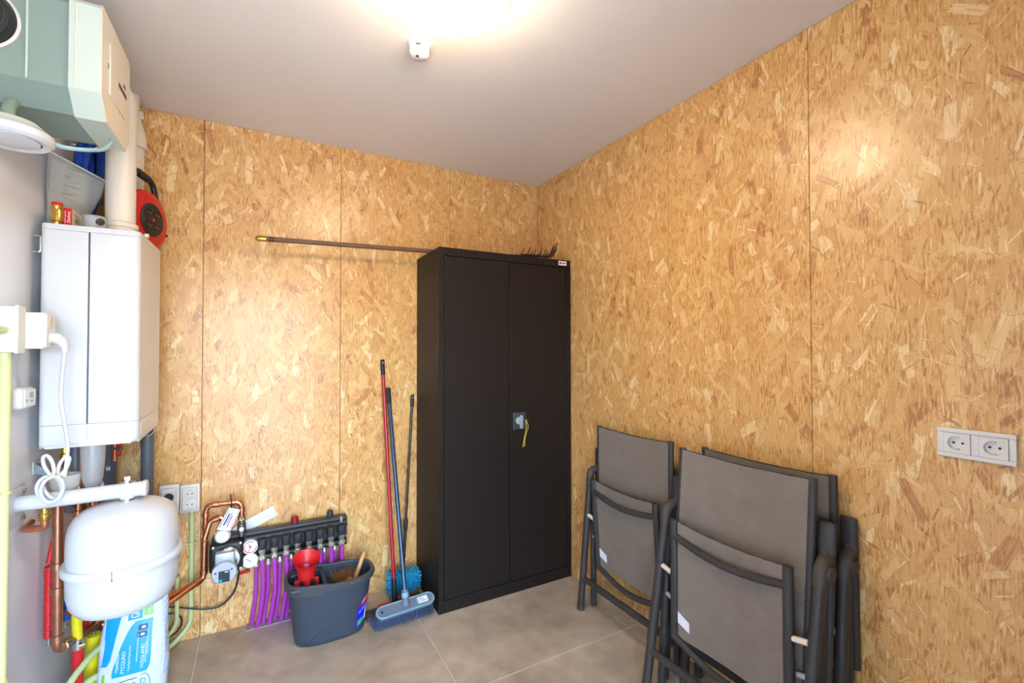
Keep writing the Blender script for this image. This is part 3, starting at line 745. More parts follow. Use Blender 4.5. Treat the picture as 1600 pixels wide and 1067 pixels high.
# cyan duster on a black pole
t = thing('dust_mop', (0.73, 2.59, 0), 'fluffy cyan dust mop on a thin black pole by the cabinet', 'mop')
random.seed(9)
dc = Vector((0.728, 2.607, 0.085))
bm = B(); box(bm, (0.648, 2.572, 0.032), (0.806, 2.645, 0.135), 0.02, 3)
core = make('duster_core', bm, M_DUSTER, t)
for mm, nm, cnt in ((M_DUSTER, 'microfibre_tufts', 900), (M_DUSTER2, 'dirty_tufts', 150)):
    bm = B()
    for k in range(cnt):
        dirty = mm is M_DUSTER2
        f = random.random(); x = random.uniform(0.645, 0.809)
        z = random.uniform(0.034, 0.058) if dirty else random.uniform(0.04, 0.142)
        face = random.random()
        if face < 0.62: p = Vector((x, 2.573, z)); nrm = Vector((random.uniform(-0.5, 0.5), -1, random.uniform(-0.5, 0.2)))
        elif face < 0.82: p = Vector((x, random.uniform(2.568, 2.645), 0.134)); nrm = Vector((random.uniform(-0.5, 0.5), random.uniform(-0.6, 0.3), 1))
        else:
            s = random.choice((-1, 1)); p = Vector((0.728+s*0.080, random.uniform(2.568, 2.645), z)); nrm = Vector((s, random.uniform(-0.5, 0.5), random.uniform(-0.5, 0.2)))
        q = p+nrm.normalized()*random.uniform(0.008, 0.017)
        if q.x > 0.832: q.x = 0.832
        q.z = max(q.z, 0.002)
        tube(bm, [p, p.lerp(q, 0.6), q], [0.0035, 0.0033, 0.0012], 4, caps=False)
    make(nm, bm, mm, t, kind='stuff')
d0, d1 = Vector((0.722, 2.600, 0.13)), Vector((0.806, 2.700, 1.138)); da = (d1-d0).normalized()
make('pole_joint', tube(B(), [d0, d0+da*0.06], [0.012, 0.009], 12), M_LCD, t)
make('duster_pole', tube(B(), [d0+da*0.05, d0+da*0.24], 0.0085, 14), M_BLACKPOLE, t)
make('pole_clamp', tube(B(), [d0+da*0.235, d0+da*0.25, d0+da*0.29, d0+da*0.31], [0.0095, 0.0125, 0.0125, 0.0085], 14), M_BLACK, t)
make('duster_pole', tube(B(), [d0+da*0.30, d1-da*0.07], 0.0072, 14), M_BLACKPOLE, t)
make('pole_grip', tube(B(), [d1-da*0.075, d1-da*0.06, d1-da*0.01, d1], [0.0085, 0.011, 0.011, 0.006], 14), M_BLACK, t)
make('grip_eye', cyl(B(), d1-da*0.018+Vector((0, -0.012, 0)), d1-da*0.018+Vector((0, -0.009, 0)), 0.004, seg=12), M_LCD, t)

#__PART2__
# ------------------------------------------------------------------ underfloor heating manifold
t = thing('heating_manifold', (0.11, 2.69, 0.31), 'black underfloor heating manifold with pump and gauges on the back wall', 'manifold')
bm = B(); box(bm, (-0.20, 2.672, 0.335), (0.424, YB, 0.485), 0.006, 2)
make('back_plate', bm, M_NAVY, t)
make('manifold_tube', tube(B(), [(-0.06, 2.655, 0.462), (0.424, 2.655, 0.462)], 0.021, 16), M_BLACK, t)
make('manifold_tube', tube(B(), [(-0.06, 2.665, 0.358), (0.424, 2.665, 0.358)], 0.019, 16), M_BLACK, t)
make('top_rail', box(B(), (-0.155, 2.640, 0.482), (0.426, 2.70, 0.497), 0.005, 2), M_BUCKIN, t)
CAPX = [0.017+0.0532*k for k in range(8)]
for x in CAPX:
    vb = make('valve_body', lathe(B(), [(0, 0.368), (0.0135, 0.368), (0.0165, 0.372), (0.0165, 0.388), (0.0125, 0.392), (0.0125, 0.400), (0.0155, 0.404), (0.0155, 0.426), (0, 0.426)], Matrix.Translation((x, 2.600, 0)), 18), M_NICKEL, t)
    make('nut', lathe(B(), [(0, 0.374), (0.0185, 0.374), (0.0185, 0.386), (0, 0.386)], Matrix.Translation((x, 2.600, 0)), 6), M_NICKEL, vb, smooth=20)
    make('valve_stub', tube(B(), [(x, 2.600, 0.41), (x, 2.66, 0.41)], 0.010, 10), M_NAVY, vb)
    make('valve_cap', lathe(B(), [(0, 0.421), (0.0165, 0.421), (0.0195, 0.440), (0.0215, 0.466), (0.0195, 0.470), (0, 0.470)], Matrix.Translation((x, 2.600, 0)), 20), M_CAP, t)
    make('divider_fin', prism(B(), [(x+0.018, 2.672, 0.40), (x+0.035, 2.672, 0.40), (x+0.031, 2.672, 0.475), (x+0.022, 2.672, 0.475)], (0, -0.035, 0)), M_NAVY, t, smooth=0)
    xr = x-0.026
    rb = make('return_valve', lathe(B(), [(0, 0.318), (0.011, 0.318), (0.013, 0.322), (0.013, 0.334), (0.010, 0.338), (0.010, 0.350), (0, 0.350)], Matrix.Translation((xr, 2.655, 0)), 16), M_NICKEL, t)
    make('nut', lathe(B(), [(0, 0.321), (0.0145, 0.321), (0.0145, 0.329), (0, 0.329)], Matrix.Translation((xr, 2.655, 0)), 6), M_NICKEL, rb, smooth=20)
make('scale_line', box(B(), (-0.06, 2.6705, 0.4035), (0.424, 2.6722, 0.4058)), M_LCD, t, smooth=0)
# pump
bm = B(); box(bm, (-0.205, 2.600, 0.338), (-0.062, 2.672, 0.482), 0.018, 3)
pb = make('pump_housing', bm, M_BLACK, t)
make('pump_body', lathe(B(), [(0, 0), (0.054, 0), (0.056, 0.006), (0.056, 0.03), (0.05, 0.036), (0, 0.036)], at((-0.128, 2.606, 0.412), (0, -1, 0)), 28), M_STEEL, t)
for x, z in ((-0.188, 0.468), (-0.076, 0.470), (-0.075, 0.350), (-0.188, 0.352)):
    make('screw', lathe(B(), [(0, 0), (0.006, 0), (0.006, 0.008), (0, 0.009)], at((x, 2.602, z), (0, -1, 0)), 6), M_STEEL, pb)
bm = B(); box(bm, (-0.176, 2.535, 0.395), (-0.098, 2.585, 0.458), 0.006, 2)
make('pump_control_box', bm, M_SILVER, t)
pc = (-0.138, 2.545, 0.374)
hd = make('pump_head', lathe(B(), [(0, 0), (0.050, 0), (0.051, 0.004), (0.051, 0.024), (0.048, 0.028), (0, 0.028)], at(pc, (0, -1, 0)), 36), M_SILVER, t)
dp = make('pump_display', box(B(), (pc[0]-0.022, 2.5158, 0.332), (pc[0]+0.022, 2.5172, 0.384)), M_NAVY, hd, smooth=0)
make('display_button', lathe(B(), [(0, 0), (0.0055, 0), (0.0055, 0.001), (0, 0.001)], at((pc[0]-0.014, 2.5158, 0.341), (0, -1, 0)), 14), M_TEALLED, dp)
make('display_mark', box(B(), (pc[0]+0.002, 2.5152, 0.376), (pc[0]+0.017, 2.5159, 0.380)), M_PRINT, dp, smooth=0)
for x, z in ((-0.034, 0.390), (0.030, 0.398)):
    make('head_mark', lathe(B(), [(0, 0), (0.0045, 0), (0.0045, 0.0006), (0, 0.0006)], at((pc[0]+x, 2.5172, z-0.012), (0, -1, 0)), 10), M_PRINTDK, hd)
# gauges
for gz, red in ((0.436, True), (0.369, False)):
    gp = (-0.035, 2.640, gz)
    ga = make('gauge', lathe(B(), [(0, 0), (0.0335, 0), (0.0345, 0.004), (0.0345, 0.028), (0.0315, 0.030), (0.031, 0.028), (0, 0.028)], at(gp, (0, -1, 0)), 36), M_GAUGE, t)
    fy = 2.640-0.0285
    if red:
        bm = B()
        tube(bm, [(-0.035+0.0265*math.cos(a), fy, gz+0.0265*math.sin(a)) for a in [2.7+q*0.2 for q in range(19)]], 0.0018, 6); make('gauge_arc', bm, M_LRED, ga)
        bm = B(); tube(bm, [(-0.035+0.0265*math.cos(a), fy, gz+0.0265*math.sin(a)) for a in [1.0+q*0.18 for q in range(9)]], 0.0014, 6); make('gauge_arc', bm, M_PRINTNV, ga)
        make('red_needle', tube(B(), [(-0.042, fy-0.001, gz+0.013), (-0.035, fy-0.001, gz)], 0.0017, 6), M_LRED, ga)
        make('needle_hub', lathe(B(), [(0, 0), (0.0045, 0), (0.0035, 0.003), (0, 0.003)], at((-0.035, fy, gz), (0, -1, 0)), 12), M_LRED, ga)
    make('needle', tube(B(), [(-0.035-(0.010 if red else 0.017), fy-0.001, gz+(-0.02 if red else 0.012)), (-0.035+0.006, fy-0.001, gz+(0.004 if red else -0.006))], 0.0011, 6), M_PRINTDK, ga)
    for q in range(9):
        a = -0.6+q*0.54
        make('gauge_tick', tube(B(), [(-0.035+0.020*math.cos(a), fy, gz+0.020*math.sin(a)), (-0.035+0.0225*math.cos(a), fy, gz+0.0225*math.sin(a))], 0.0007, 5), M_PRINTDK, ga)
# red tap, red cap, end caps
make('red_tap', tube(B(), [(-0.076, 2.64, 0.306), (-0.050, 2.625, 0.318), (-0.038, 2.62, 0.324)], [0.008, 0.0085, 0.006], 10), M_RED, t)
make('tap_body', tube(B(), [(-0.045, 2.66, 0.345), (-0.045, 2.65, 0.312), (-0.042, 2.64, 0.300)], 0.009, 10), M_NICKEL, t)
make('red_cap', lathe(B(), [(0, 0.492), (0.017, 0.492), (0.018, 0.520), (0.0165, 0.532), (0, 0.533)], Matrix.Translation((0.1665, 2.67, 0)), 18), mat('maroon_cap', (134, 26, 30), 0.45), t)
make('air_vent', lathe(B(), [(0, 0.49), (0.016, 0.49), (0.016, 0.522), (0.012, 0.528), (0, 0.528)], Matrix.Translation((0.343, 2.69, 0)), 16), M_NAVY, t)
make('bleed_screw', lathe(B(), [(0, 0.478), (0.009, 0.478), (0.009, 0.502), (0, 0.504)], Matrix.Translation((0.392, 2.63, 0)), 12), M_NICKEL, t)
# white thermostatic knob and the glass-bodied valve
kp = (-0.150, 2.585, 0.522)
kn = make('thermostat_knob', lathe(B(), [(0, 0), (0.030, 0), (0.031, 0.01), (0.031, 0.030), (0.027, 0.036), (0, 0.037)], at((kp[0], 2.612, kp[2]), (0, -1, 0)), 28), M_WPLAS, t)
for q in range(16):
    a = 2*PI*q/16
    make('knob_ridge', tube(B(), [(kp[0]+0.031*math.cos(a), 2.606, kp[2]+0.031*math.sin(a)), (kp[0]+0.031*math.cos(a), 2.584, kp[2]+0.031*math.sin(a))], 0.003, 5), M_WPLAS, kn)
make('mixing_valve', lathe(B(), [(0, 0.490), (0.014, 0.490), (0.014, 0.500), (0.019, 0.504), (0.019, 0.553), (0.014, 0.558), (0.013, 0.572), (0.015, 0.574), (0.015, 0.590), (0, 0.590)], Matrix.Translation((-0.073, 2.636, 0)), 20), mat('dull_valve_metal', (120, 120, 116), 0.35, metal=0.8), t)
make('valve_button', lathe(B(), [(0, 0), (0.011, 0), (0.010, 0.008), (0, 0.009)], at((-0.073, 2.617, 0.530), (0, -1, 0)), 16), M_WPLAS, t)
make('brass_nut', lathe(B(), [(0, 0.570), (0.016, 0.570), (0.016, 0.586), (0, 0.586)], Matrix.Translation((-0.073, 2.636, 0)), 6), M_BRASS, t, smooth=20)
# purple pipes: each its own thing
random.seed(12)
names = ['first', 'second', 'third', 'fourth', 'fifth', 'sixth', 'seventh', 'eighth']
for k, x in enumerate(CAPX):
    pts = catmull([(x, 2.600, 0.380), (x+0.003, 2.602, 0.30), (x+0.004, 2.618, 0.20), (x-0.006, 2.645, 0.10), (x-0.018, 2.668, 0.02), (x-0.022, 2.676, 0.004)], 6)
    o = make('purple_pipe', tube(B(), pts, 0.0108, 12), M_PURPLE)
    tag(o, 'purple heating pipe under the %s black valve cap, counted from the gauges' % names[k], 'pipe', 'purple front-row heating pipes')
    xr = x-0.026
    pts = catmull([(xr, 2.655, 0.324), (xr+0.001, 2.656, 0.25), (xr-0.003, 2.668, 0.15), (xr-0.014, 2.688, 0.06), (xr-0.02, 2.700, 0.004)], 6)
    o = make('purple_pipe', tube(B(), pts, 0.0100, 12), M_PURPLE)
    tag(o, 'thin purple return pipe directly left behind the %s black valve cap' % names[k], 'pipe', 'purple return heating pipes')
bm = B()
prism(bm, [(-0.052, 2.664, 0.0005), (0.46, 2.664, 0.0005), (0.46, 2.7285, 0.0005), (-0.052, 2.7285, 0.0005)], (0, 0, 0.006))
t = make('pipe_recess', bm, M_CONCRETE, smooth=0); tag(t, 'rough grey mortar strip where the purple pipes enter the floor', 'mortar strip')
# papers
t = make('folded_paper', prism(B(), [(-0.120, YB-0.010, 0.500), (-0.062, YB-0.010, 0.472), (0.087, YB-0.012, 0.538), (0.063, YB-0.012, 0.590), (-0.080, YB-0.010, 0.525)], (0, 0.004, 0)), M_PAPER, smooth=0)
tag(t, 'folded white leaflet tucked behind the black manifold', 'leaflet')
t = thing('paper_tag', (-0.125, 2.59, 0.52), 'printed white tag hanging from the copper pipe by a black tie', 'tag')
q = [(-0.125, 2.595, 0.650), (-0.078, 2.593, 0.632), (-0.118, 2.575, 0.545), (-0.172, 2.577, 0.560)]
tg = make('tag_card', prism(B(), q, (0, 0.001, 0)), M_PAPER, t, smooth=0)
def tq(u, v): return Vector(q[0]).lerp(Vector(q[1]), u).lerp(Vector(q[3]).lerp(Vector(q[2]), u), v)+Vector((0, -0.0006, 0))
for u0, u1, v0, v1, mm in ((0.08, 0.13, 0.05, 0.95, M_PRINTDK), (0.25, 0.38, 0.25, 0.8, M_PRINTNV), (0.44, 0.5, 0.2, 0.7, M_PRINTNV), (0.55, 0.66, 0.3, 0.85, M_PINK), (0.9, 0.93, 0.05, 0.9, M_PRINTDK)):
    bm = B(); prism(bm, [tq(u0, v0), tq(u1, v0), tq(u1, v1), tq(u0, v1)], (0, -0.0003, 0)); make('tag_print', bm, mm, tg, smooth=0)
make('black_tie', tube(B(), catmull([(-0.122, 2.642, 0.700), (-0.117, 2.628, 0.672), (-0.116, 2.615, 0.65), (-0.113, 2.593, 0.632)]), 0.0032, 8), M_BLACK, t)

# ------------------------------------------------------------------ copper pipes by the manifold
def couplers(parent, pts, r, spots, m):
    pts = [Vector(p) for p in pts]
    for i, f in spots:
        p = pts[i].lerp(pts[i+1], f); d = (pts[i+1]-pts[i]).normalized()
        make('coupling', tube(B(), [p-d*0.014, p-d*0.012, p+d*0.012, p+d*0.014], [r*1.05, r*1.28, r*1.28, r*1.05], 16), m, parent)
def copper(pts, r, rad, spots, label, m=M_COPPER, group=None):
    t = thing('copper_pipe', Vector(pts[-1]), label, 'pipe', group)
    make('pipe_run', tube(B(), fillet(pts, rad, 7), r, 16), m, t)
    couplers(t, pts, r, spots, m)
    return t
pA = [(-0.073, 2.636, 0.588), (-0.073, 2.636, 0.660), (-0.222, 2.650, 0.660), (-0.226, 2.650, 0.318), (-0.36, 2.535, 0.302), (-0.56, 2.515, 0.300)]
copper(pA, 0.0120, 0.034, [(0, 0.45), (1, 0.27), (1, 0.72), (2, 0.13), (2, 0.30), (2, 0.90), (3, 0.2)], 'copper pipe arching over the manifold valve and down to the floor')
pB = [(-0.150, 2.612, 0.545), (-0.150, 2.615, 0.610), (-0.203, 2.618, 0.590), (-0.223, 2.612, 0.515), (-0.226, 2.612, 0.33), (-0.36, 2.500, 0.285), (-0.56, 2.480, 0.280)]
copper(pB, 0.0120, 0.022, [(1, 0.5), (3, 0.12), (3, 0.85), (4, 0.15)], 'shorter copper pipe in front leading to the white thermostat knob')

# cables and conduits on the back wall
t = make('pump_cable', tube(B(), catmull([(-0.105, 2.56, 0.36), (-0.085, 2.63, 0.33), (-0.086, 2.68, 0.28), (-0.105, 2.69, 0.20), (-0.16, 2.70, 0.142), (-0.225, 2.70, 0.142), (-0.29, 2.695, 0.165), (-0.37, 2.68, 0.20), (-0.43, 2.66, 0.19)]), 0.0042, 8), M_BLACK)
tag(t, 'black pump cable looping under the manifold on the strand board', 'cable')
t = make('loose_cable', tube(B(), catmull([(-0.42, 2.69, 0.16), (-0.36, 2.69, 0.163), (-0.325, 2.69, 0.14), (-0.318, 2.69, 0.105), (-0.335, 2.69, 0.072), (-0.38, 2.69, 0.05), (-0.44, 2.68, 0.045)]), 0.004, 8), M_BLACK)
tag(t, 'short black cable loop low behind the salt bag', 'cable')
def conduit(name, pts, r, rad, m, clips, label, n=(0, -1, 0)):
    t = thing(name, Vector(pts[-1]), label, 'conduit')
    make('conduit_tube', tube(B(), fillet(pts, rad, 8), r, 14), m, t)
    for p in clips:
        make('clip', tube(B(), [Vector(p)-Vector((0, 0, 0.005)), Vector(p)+Vector((0, 0, 0.005))], r*1.35, 14), m, t)
        d = Vector(n).cross(Vector((0, 0, 1)))
        make('clip_ear', tube(B(), [Vector(p)-d*r*2, Vector(p)+d*r*2], 0.004, 6), m, t)
    return t
conduit('wall_conduit', [(-0.284, 2.712, 0.628), (-0.284, 2.712, 0.08), (-0.36, 2.68, 0.010), (-0.47, 2.62, 0.010)], 0.011, 0.09, M_GRNCON, [(-0.284, 2.712, 0.47)], 'pale green conduit below the upright double socket')
conduit('wall_conduit', [(-0.372, 2.712, 0.634), (-0.372, 2.712, 0.11), (-0.44, 2.68, 0.045), (-0.52, 2.64, 0.02)], 0.011, 0.08, M_GRNCON, [], 'pale green conduit mostly hidden behind the expansion vessel')
conduit('wall_conduit', [(-0.337, 2.685, 0.33), (-0.337, 2.690, 0.10), (-0.42, 2.62, 0.03)], 0.0095, 0.06, M_YELCON, [], 'short pale yellow conduit crossing behind the copper pipes')

# ------------------------------------------------------------------ boiler on the left wall
bx0, bx1, by0, by1, bz0, bz1 = -0.655, -0.386, 2.12, 2.50, 1.073, 1.842
t = thing('wall_boiler', ((bx0+bx1)/2, (by0+by1)/2, bz0), 'white wall-hung boiler with a dark vertical slot', 'boiler')
bm = B(); box(bm, (bx0+0.004, by0+0.006, bz0+0.03), (bx1-0.003, by1, bz1-0.008), 0.012, 2)
make('boiler_core', bm, M_PVCGREY, t)
sx = -0.527; zs = 1.152; zl = 1.822
def rcol(bm, x0, x1, y0, y1, z0, z1, rl, rr, n=6):
    """upright slab with rounded front-left / front-right corners"""
    pts = []
    for cx, rad, a0 in ((x0, rl, PI), (x1, rr, 1.5*PI)):
        if rad < 1e-4: pts.append((cx, y0, z0)); continue
        ccx = cx+rad if a0 == PI else cx-rad
        for k in range(n+1):
            a = a0+0.5*PI*k/n; pts.append((ccx+rad*math.cos(a), y0+rad+rad*math.sin(a), z0))
    pts += [(x1, y1, z0), (x0, y1, z0)]
    return prism(bm, pts, (0, 0, z1-z0))
make('casing_panel', rcol(B(), bx0, sx-0.0028, by0, by1, zs, zl, 0.02, 0.0), M_WHITE, t)
make('casing_panel', rcol(B(), sx+0.0028, bx1, by0, by1, zs, zl, 0.0, 0.02), M_WHITE, t)
bm = rcol(B(), bx0, bx1, by0, by1, zl+0.001, bz1, 0.02, 0.02); make('boiler_lid', bm, M_WHITE, t)
bm = rcol(B(), bx0, bx1, by0+0.001, by1, bz0, zs-0.0015, 0.02, 0.02)
es = [e for e in bm.edges if all(abs(v.co.z-bz0) < 1e-5 for v in e.verts)]
bmesh.ops.bevel(bm, geom=es, offset=0.016, segments=4, profile=0.5, affect='EDGES')
make('lower_skirt', bm, M_WHITE, t)
make('skirt_seam', box(B(), (sx-0.0006, by0+0.0003, bz0+0.02), (sx+0.0006, by0+0.004, zs-0.003)), M_LCD, t, smooth=0)
bm = B(); box(bm, (bx1-0.002, 2.16, 1.098), (bx1+0.002, 2.47, 1.140), 0.0015, 1); make('access_panel', bm, M_WHITE, t)
make('lid_screw', tube(B(), [(bx1-0.002, 2.205, 1.846), (bx1+0.010, 2.205, 1.846)], 0.008, 12), M_WPLAS, t)
for z in (1.71, 1.15):
    make('wall_bracket', box(B(), (XL, 2.26, z), (bx0+0.01, 2.40, z+0.09), 0.003, 1), M_PVCGREY, t)
make('bracket_hook', tube(B(), fillet([(XL+0.004, 2.145, 1.80), (XL+0.024, 2.145, 1.80), (XL+0.024, 2.145, 1.745), (XL+0.006, 2.145, 1.745)], 0.006, 4), 0.003, 8), M_STEEL, t)
# trap and fittings under the boiler
make('condensate_trap', lathe(B(), [(0, 0.905), (0.012, 0.906), (0.024, 0.916), (0.030, 0.94), (0.034, 1.0), (0.036, 1.078), (0, 1.078)], Matrix.Translation((-0.533, 2.215, 0)), 28), M_SIPHON, t, label='translucent plastic condensate trap')
make('trap_inner_tube', tube(B(), [(-0.548, 2.196, 1.076), (-0.548, 2.196, 0.945)], 0.008, 12), M_SIPHON, t)
make('trap_outlet', tube(B(), catmull([(-0.520, 2.235, 0.93), (-0.512, 2.24, 0.905), (-0.52, 2.25, 0.88)]), 0.006, 10), M_WPLAS, t)
make('drain_stub', tube(B(), [(-0.592, 2.255, 1.076), (-0.592, 2.255, 0.955)], 0.0115, 16), M_PVCGREY, t)
make('brass_fitting', lathe(B(), [(0, 0.985), (0.011, 0.985), (0.011, 1.0), (0.014, 1.004), (0.014, 1.03), (0.0105, 1.034), (0.0105, 1.076), (0, 1.076)], Matrix.Translation((-0.622, 2.26, 0)), 16), M_BRASS, t)
make('copper_stub', tube(B(), [(-0.604, 2.31, 1.076), (-0.604, 2.31, 0.955)], 0.0095, 14), M_COPPER, t)
t = thing('drain_funnel', (-0.606, 2.21, 0.905), 'white plastic drain funnel on a wall bracket below the boiler', 'funnel')
bm = B(); lathe(bm, [(0.014, 0.900), (0.030, 0.908), (0.040, 0.925), (0.044, 0.965), (0.041, 0.965), (0.036, 0.928), (0.0, 0.915)], Matrix.Translation((-0.606, 2.21, 0)) @ Matrix.Diagonal((1.0, 0.8, 1, 1)), 28)
make('funnel_bowl', bm, M_WPLAS, t)
make('bracket_plate', box(B(), (XL, 2.185, 0.978), (XL+0.003, 2.235, 1.022), 0.001, 1), M_WPLAS, t)
make('bracket_arm', prism(B(), [(XL, 2.20, 0.978), (-0.635, 2.20, 0.963), (-0.635, 2.20, 0.972), (XL, 2.20, 1.015)], (0, 0.02, 0)), M_LCD, t, smooth=0)
# PVC pipes on the back wall
t = thing('grey_drain_pipe', (-0.446, 2.64, 0), 'grey open-topped drain pipe upright against the back wall', 'pipe')
bm = B(); n = 28; R0, R1 = 0.0245, 0.0215; rings = []
for r, zf in ((R0, None), (R0, 1), (R1, 1), (R1, 0.9)):
    ring = []
    for k in range(n):
        a = 2*PI*k/n
        z = 0.001 if zf is None else (1.040+0.022*math.sin(a) if zf == 1 else 0.93)
        ring.append(bm.verts.new((-0.446+r*math.cos(a), 2.64+r*math.sin(a), z)))
    rings.append(ring)
for A, Q in zip(rings, rings[1:]):
    for k in range(n): bm.faces.new((A[k], A[(k+1) % n], Q[(k+1) % n], Q[k]))
bm.faces.new(rings[-1])
make('pipe_wall', bm, M_PVCGREY, t)
make('cut_rim', tube(B(), [(-0.446+0.023*math.cos(2*PI*k/n), 2.64+0.023*math.sin(2*PI*k/n), 1.0405+0.022*math.sin(2*PI*k/n)) for k in range(n)], 0.0016, 6, closed=True), M_WPLAS, t)
t = thing('grey_waste_pipe', (-0.582, 2.62, 0), 'wide grey waste pipe behind the condensate trap', 'pipe')
make('pipe_wall', tube(B(), [(-0.582, 2.62, 0.001), (-0.582, 2.62, 1.20)], 0.033, 28), M_PVCGREY, t)
make('pipe_socket', tube(B(), [(-0.582, 2.62, 0.52), (-0.582, 2.62, 0.60)], 0.038, 28), M_PVCGREY, t)
make('white_daub', grid(B(), lambda u, v: Vector((-0.572+0.014*(u-0.5), 2.5865-0.001*math.sin(PI*u), 0.895+0.022*(v-0.5)*(0.6+0.4*math.sin(9*u)))), 6, 3), M_PRINT, t)
t = thing('red_stop_valve', (-0.545, 2.56, 0.975), 'small stop valve with red wings under the boiler', 'valve')
make('valve_body', tube(B(), [(-0.545, 2.565, 1.075), (-0.545, 2.565, 0.93)], 0.010, 12), M_COPPER, t)
make('valve_stem', tube(B(), [(-0.545, 2.56, 0.985), (-0.515, 2.53, 0.985)], 0.006, 10), M_STEEL, t)
for s in (-1, 1):
    make('red_wing', box(B(), (-0.538, 2.535, 0.985+s*0.02-0.010), (-0.518, 2.543, 0.985+s*0.02+0.010), 0.003, 1), M_RED, t)

# ------------------------------------------------------------------ flue, ducts, things on the boiler
t = thing('boiler_flue', (-0.481, 2.30, bz1), 'white flue pipe rising from the boiler top', 'pipe')
fp = [(-0.481, 2.30, 1.842), (-0.481, 2.30, 2.445), (XL, 2.30, 2.455)]
make('flue_tube', tube(B(), fillet(fp, 0.085, 10), 0.047, 32), M_CREAM, t)
make('flue_collar', lathe(B(), [(0.047, 0), (0.052, 0.0), (0.052, 0.040), (0.0555, 0.042), (0.0555, 0.058), (0.050, 0.062), (0.047, 0.062)], Matrix.Translation((-0.481, 2.30, 1.842)), 36), M_CREAM, t)
t = thing('air_duct', (-0.520, 2.62, 1.30), 'white air duct with a tapered reducer behind the flue', 'duct')
make('duct_tube', tube(B(), [(-0.520, 2.62, 1.30), (-0.520, 2.62, 2.36)], 0.054, 32), M_CREAM, t)
make('duct_collar', tube(B(), [(-0.520, 2.62, 2.318), (-0.520, 2.62, 2.372)], 0.062, 32), M_CREAM, t)
make('duct_reducer', tube(B(), [(-0.520, 2.62, 2.365), (-0.520, 2.62, 2.40), (-0.520, 2.62, 2.47), (-0.520, 2.62, H-0.0005)], [0.060, 0.055, 0.036, 0.036], 32), M_CREAM, t)
make('duct_clip', box(B(), (-0.49, 2.585, 2.45), (-0.468, 2.61, 2.48), 0.003, 1), M_WPLAS, t)

t = thing('brass_valve', (-0.618, 2.143, bz1), 'small brass valve with a red cap on the boiler', 'valve')
make('valve_body', lathe(B(), [(0, 0.004), (0.011, 0.004), (0.012, 0.010), (0.0165, 0.014), (0.0165, 0.052), (0.0158, 0.054), (0.0165, 0.056), (0.0165, 0.066), (0, 0.066)], Matrix.Translation((-0.618, 2.143, bz1)), 28), M_BRASS, t)
make('red_cap', lathe(B(), [(0, 0.065), (0.0155, 0.065), (0.0155, 0.076), (0.014, 0.078), (0, 0.078)], Matrix.Translation((-0.618, 2.143, bz1)), 24), M_RED, t)
make('valve_foot', lathe(B(), [(0, 0.0), (0.007, 0.0), (0.007, 0.006), (0, 0.006)], Matrix.Translation((-0.618, 2.143, bz1)), 16), M_WPLAS, t)
t = thing('valve_carton', (-0.602, 2.235, bz1), 'small red and cream carton standing on the boiler', 'box')
make('carton_body', box(B(), (-0.638, 2.165, bz1), (-0.586, 2.30, bz1+0.068), 0.001, 1), M_CARTON, t)
ff = make('carton_front', box(B(), (-0.6385, 2.1642, bz1+0.0005), (-0.5855, 2.1658, bz1+0.0685)), M_RED, t, smooth=0, label='red end of the carton')
make('carton_lettering', text_bm('Danfoss', 0.0125, M=MBk((-0.594, 2.1640, bz1+0.036)) @ Matrix.Rotation(PI/2, 4, 'Z')), M_PRINT, ff, smooth=0)
make('carton_lettering', box(B(), (-0.6045, 2.1636, bz1+0.014), (-0.603, 2.1643, bz1+0.058)), M_PRINT, ff, smooth=0)
for q, (y0_, y1_, z0_, z1_) in enumerate(((2.19, 2.25, 0.050, 0.052), (2.20, 2.26, 0.043, 0.0445), (2.235, 2.265, 0.004, 0.026))):
    make('carton_print', box(B(), (-0.5862, y0_, bz1+z0_), (-0.5854, y1_, bz1+z1_)), M_PRINTDK, t, smooth=0)
t = thing('plastic_tub', (-0.532, 2.196, bz1), 'small whitish plastic tub on the boiler between the carton and the flue', 'tub')
bm = B(); lathe(bm, [(0, 0), (0.030, 0.0), (0.034, 0.040), (0.036, 0.041), (0.036, 0.044), (0.032, 0.044), (0.028, 0.004), (0, 0.004)], Matrix.Translation((-0.532, 2.196, bz1)) @ Matrix.Scale(1.2, 4, (0, 0, 1)), 28); make('tub_body', bm, M_SIPHON, t)
make('tub_knob', lathe(B(), [(0, 0), (0.012, 0), (0.013, 0.004), (0.013, 0.010), (0, 0.012)], at((-0.512, 2.166, bz1+0.030), (0.55, -0.83, 0)), 8), M_BLACK, t, smooth=20)
# plastic document sleeve
c00, c10, c11, c01 = Vector((-0.676, 2.235, 1.846)), Vector((-0.590, 2.370, 1.905)), Vector((-0.545, 2.385, 2.087)), Vector((-0.671, 2.235, 2.125))
def slv(u, v): 
    p = c00.lerp(c10, u).lerp(c01.lerp(c11, u), v); return p+Vector((0.003*math.sin(7*v+3*u), -0.004*math.sin(PI*u)*math.sin(5*v), 0))
t = thing('document_sleeve', c00, 'clear plastic sleeve of papers leaning above the boiler', 'document sleeve')
make('paper_sheet', grid(B(), lambda u, v: slv(0.04+0.9*u, 0.03+0.9*v)+Vector((0.002, 0.006, 0)), 12, 10, 0.001), M_PAPER, t)
make('clear_cover', grid(B(), slv, 14, 12, 0.0006), M_SLEEVE, t)
make('sleeve_edge', tube(B(), [slv(k/12, 1.0) for k in range(13)], 0.0022, 6), M_PRINT, t)
for k in range(13):
    v = 0.50+0.034*k
    a, b = slv(0.30, v), slv(0.50+0.1*math.sin(k*2.1), v)
    make('printed_line', tube(B(), [a+Vector((-0.0012, -0.0016, 0)), b+Vector((-0.0012, -0.0016, 0))], 0.0009, 4), M_PRINTDK if k % 4 == 0 else M_LCD, t)
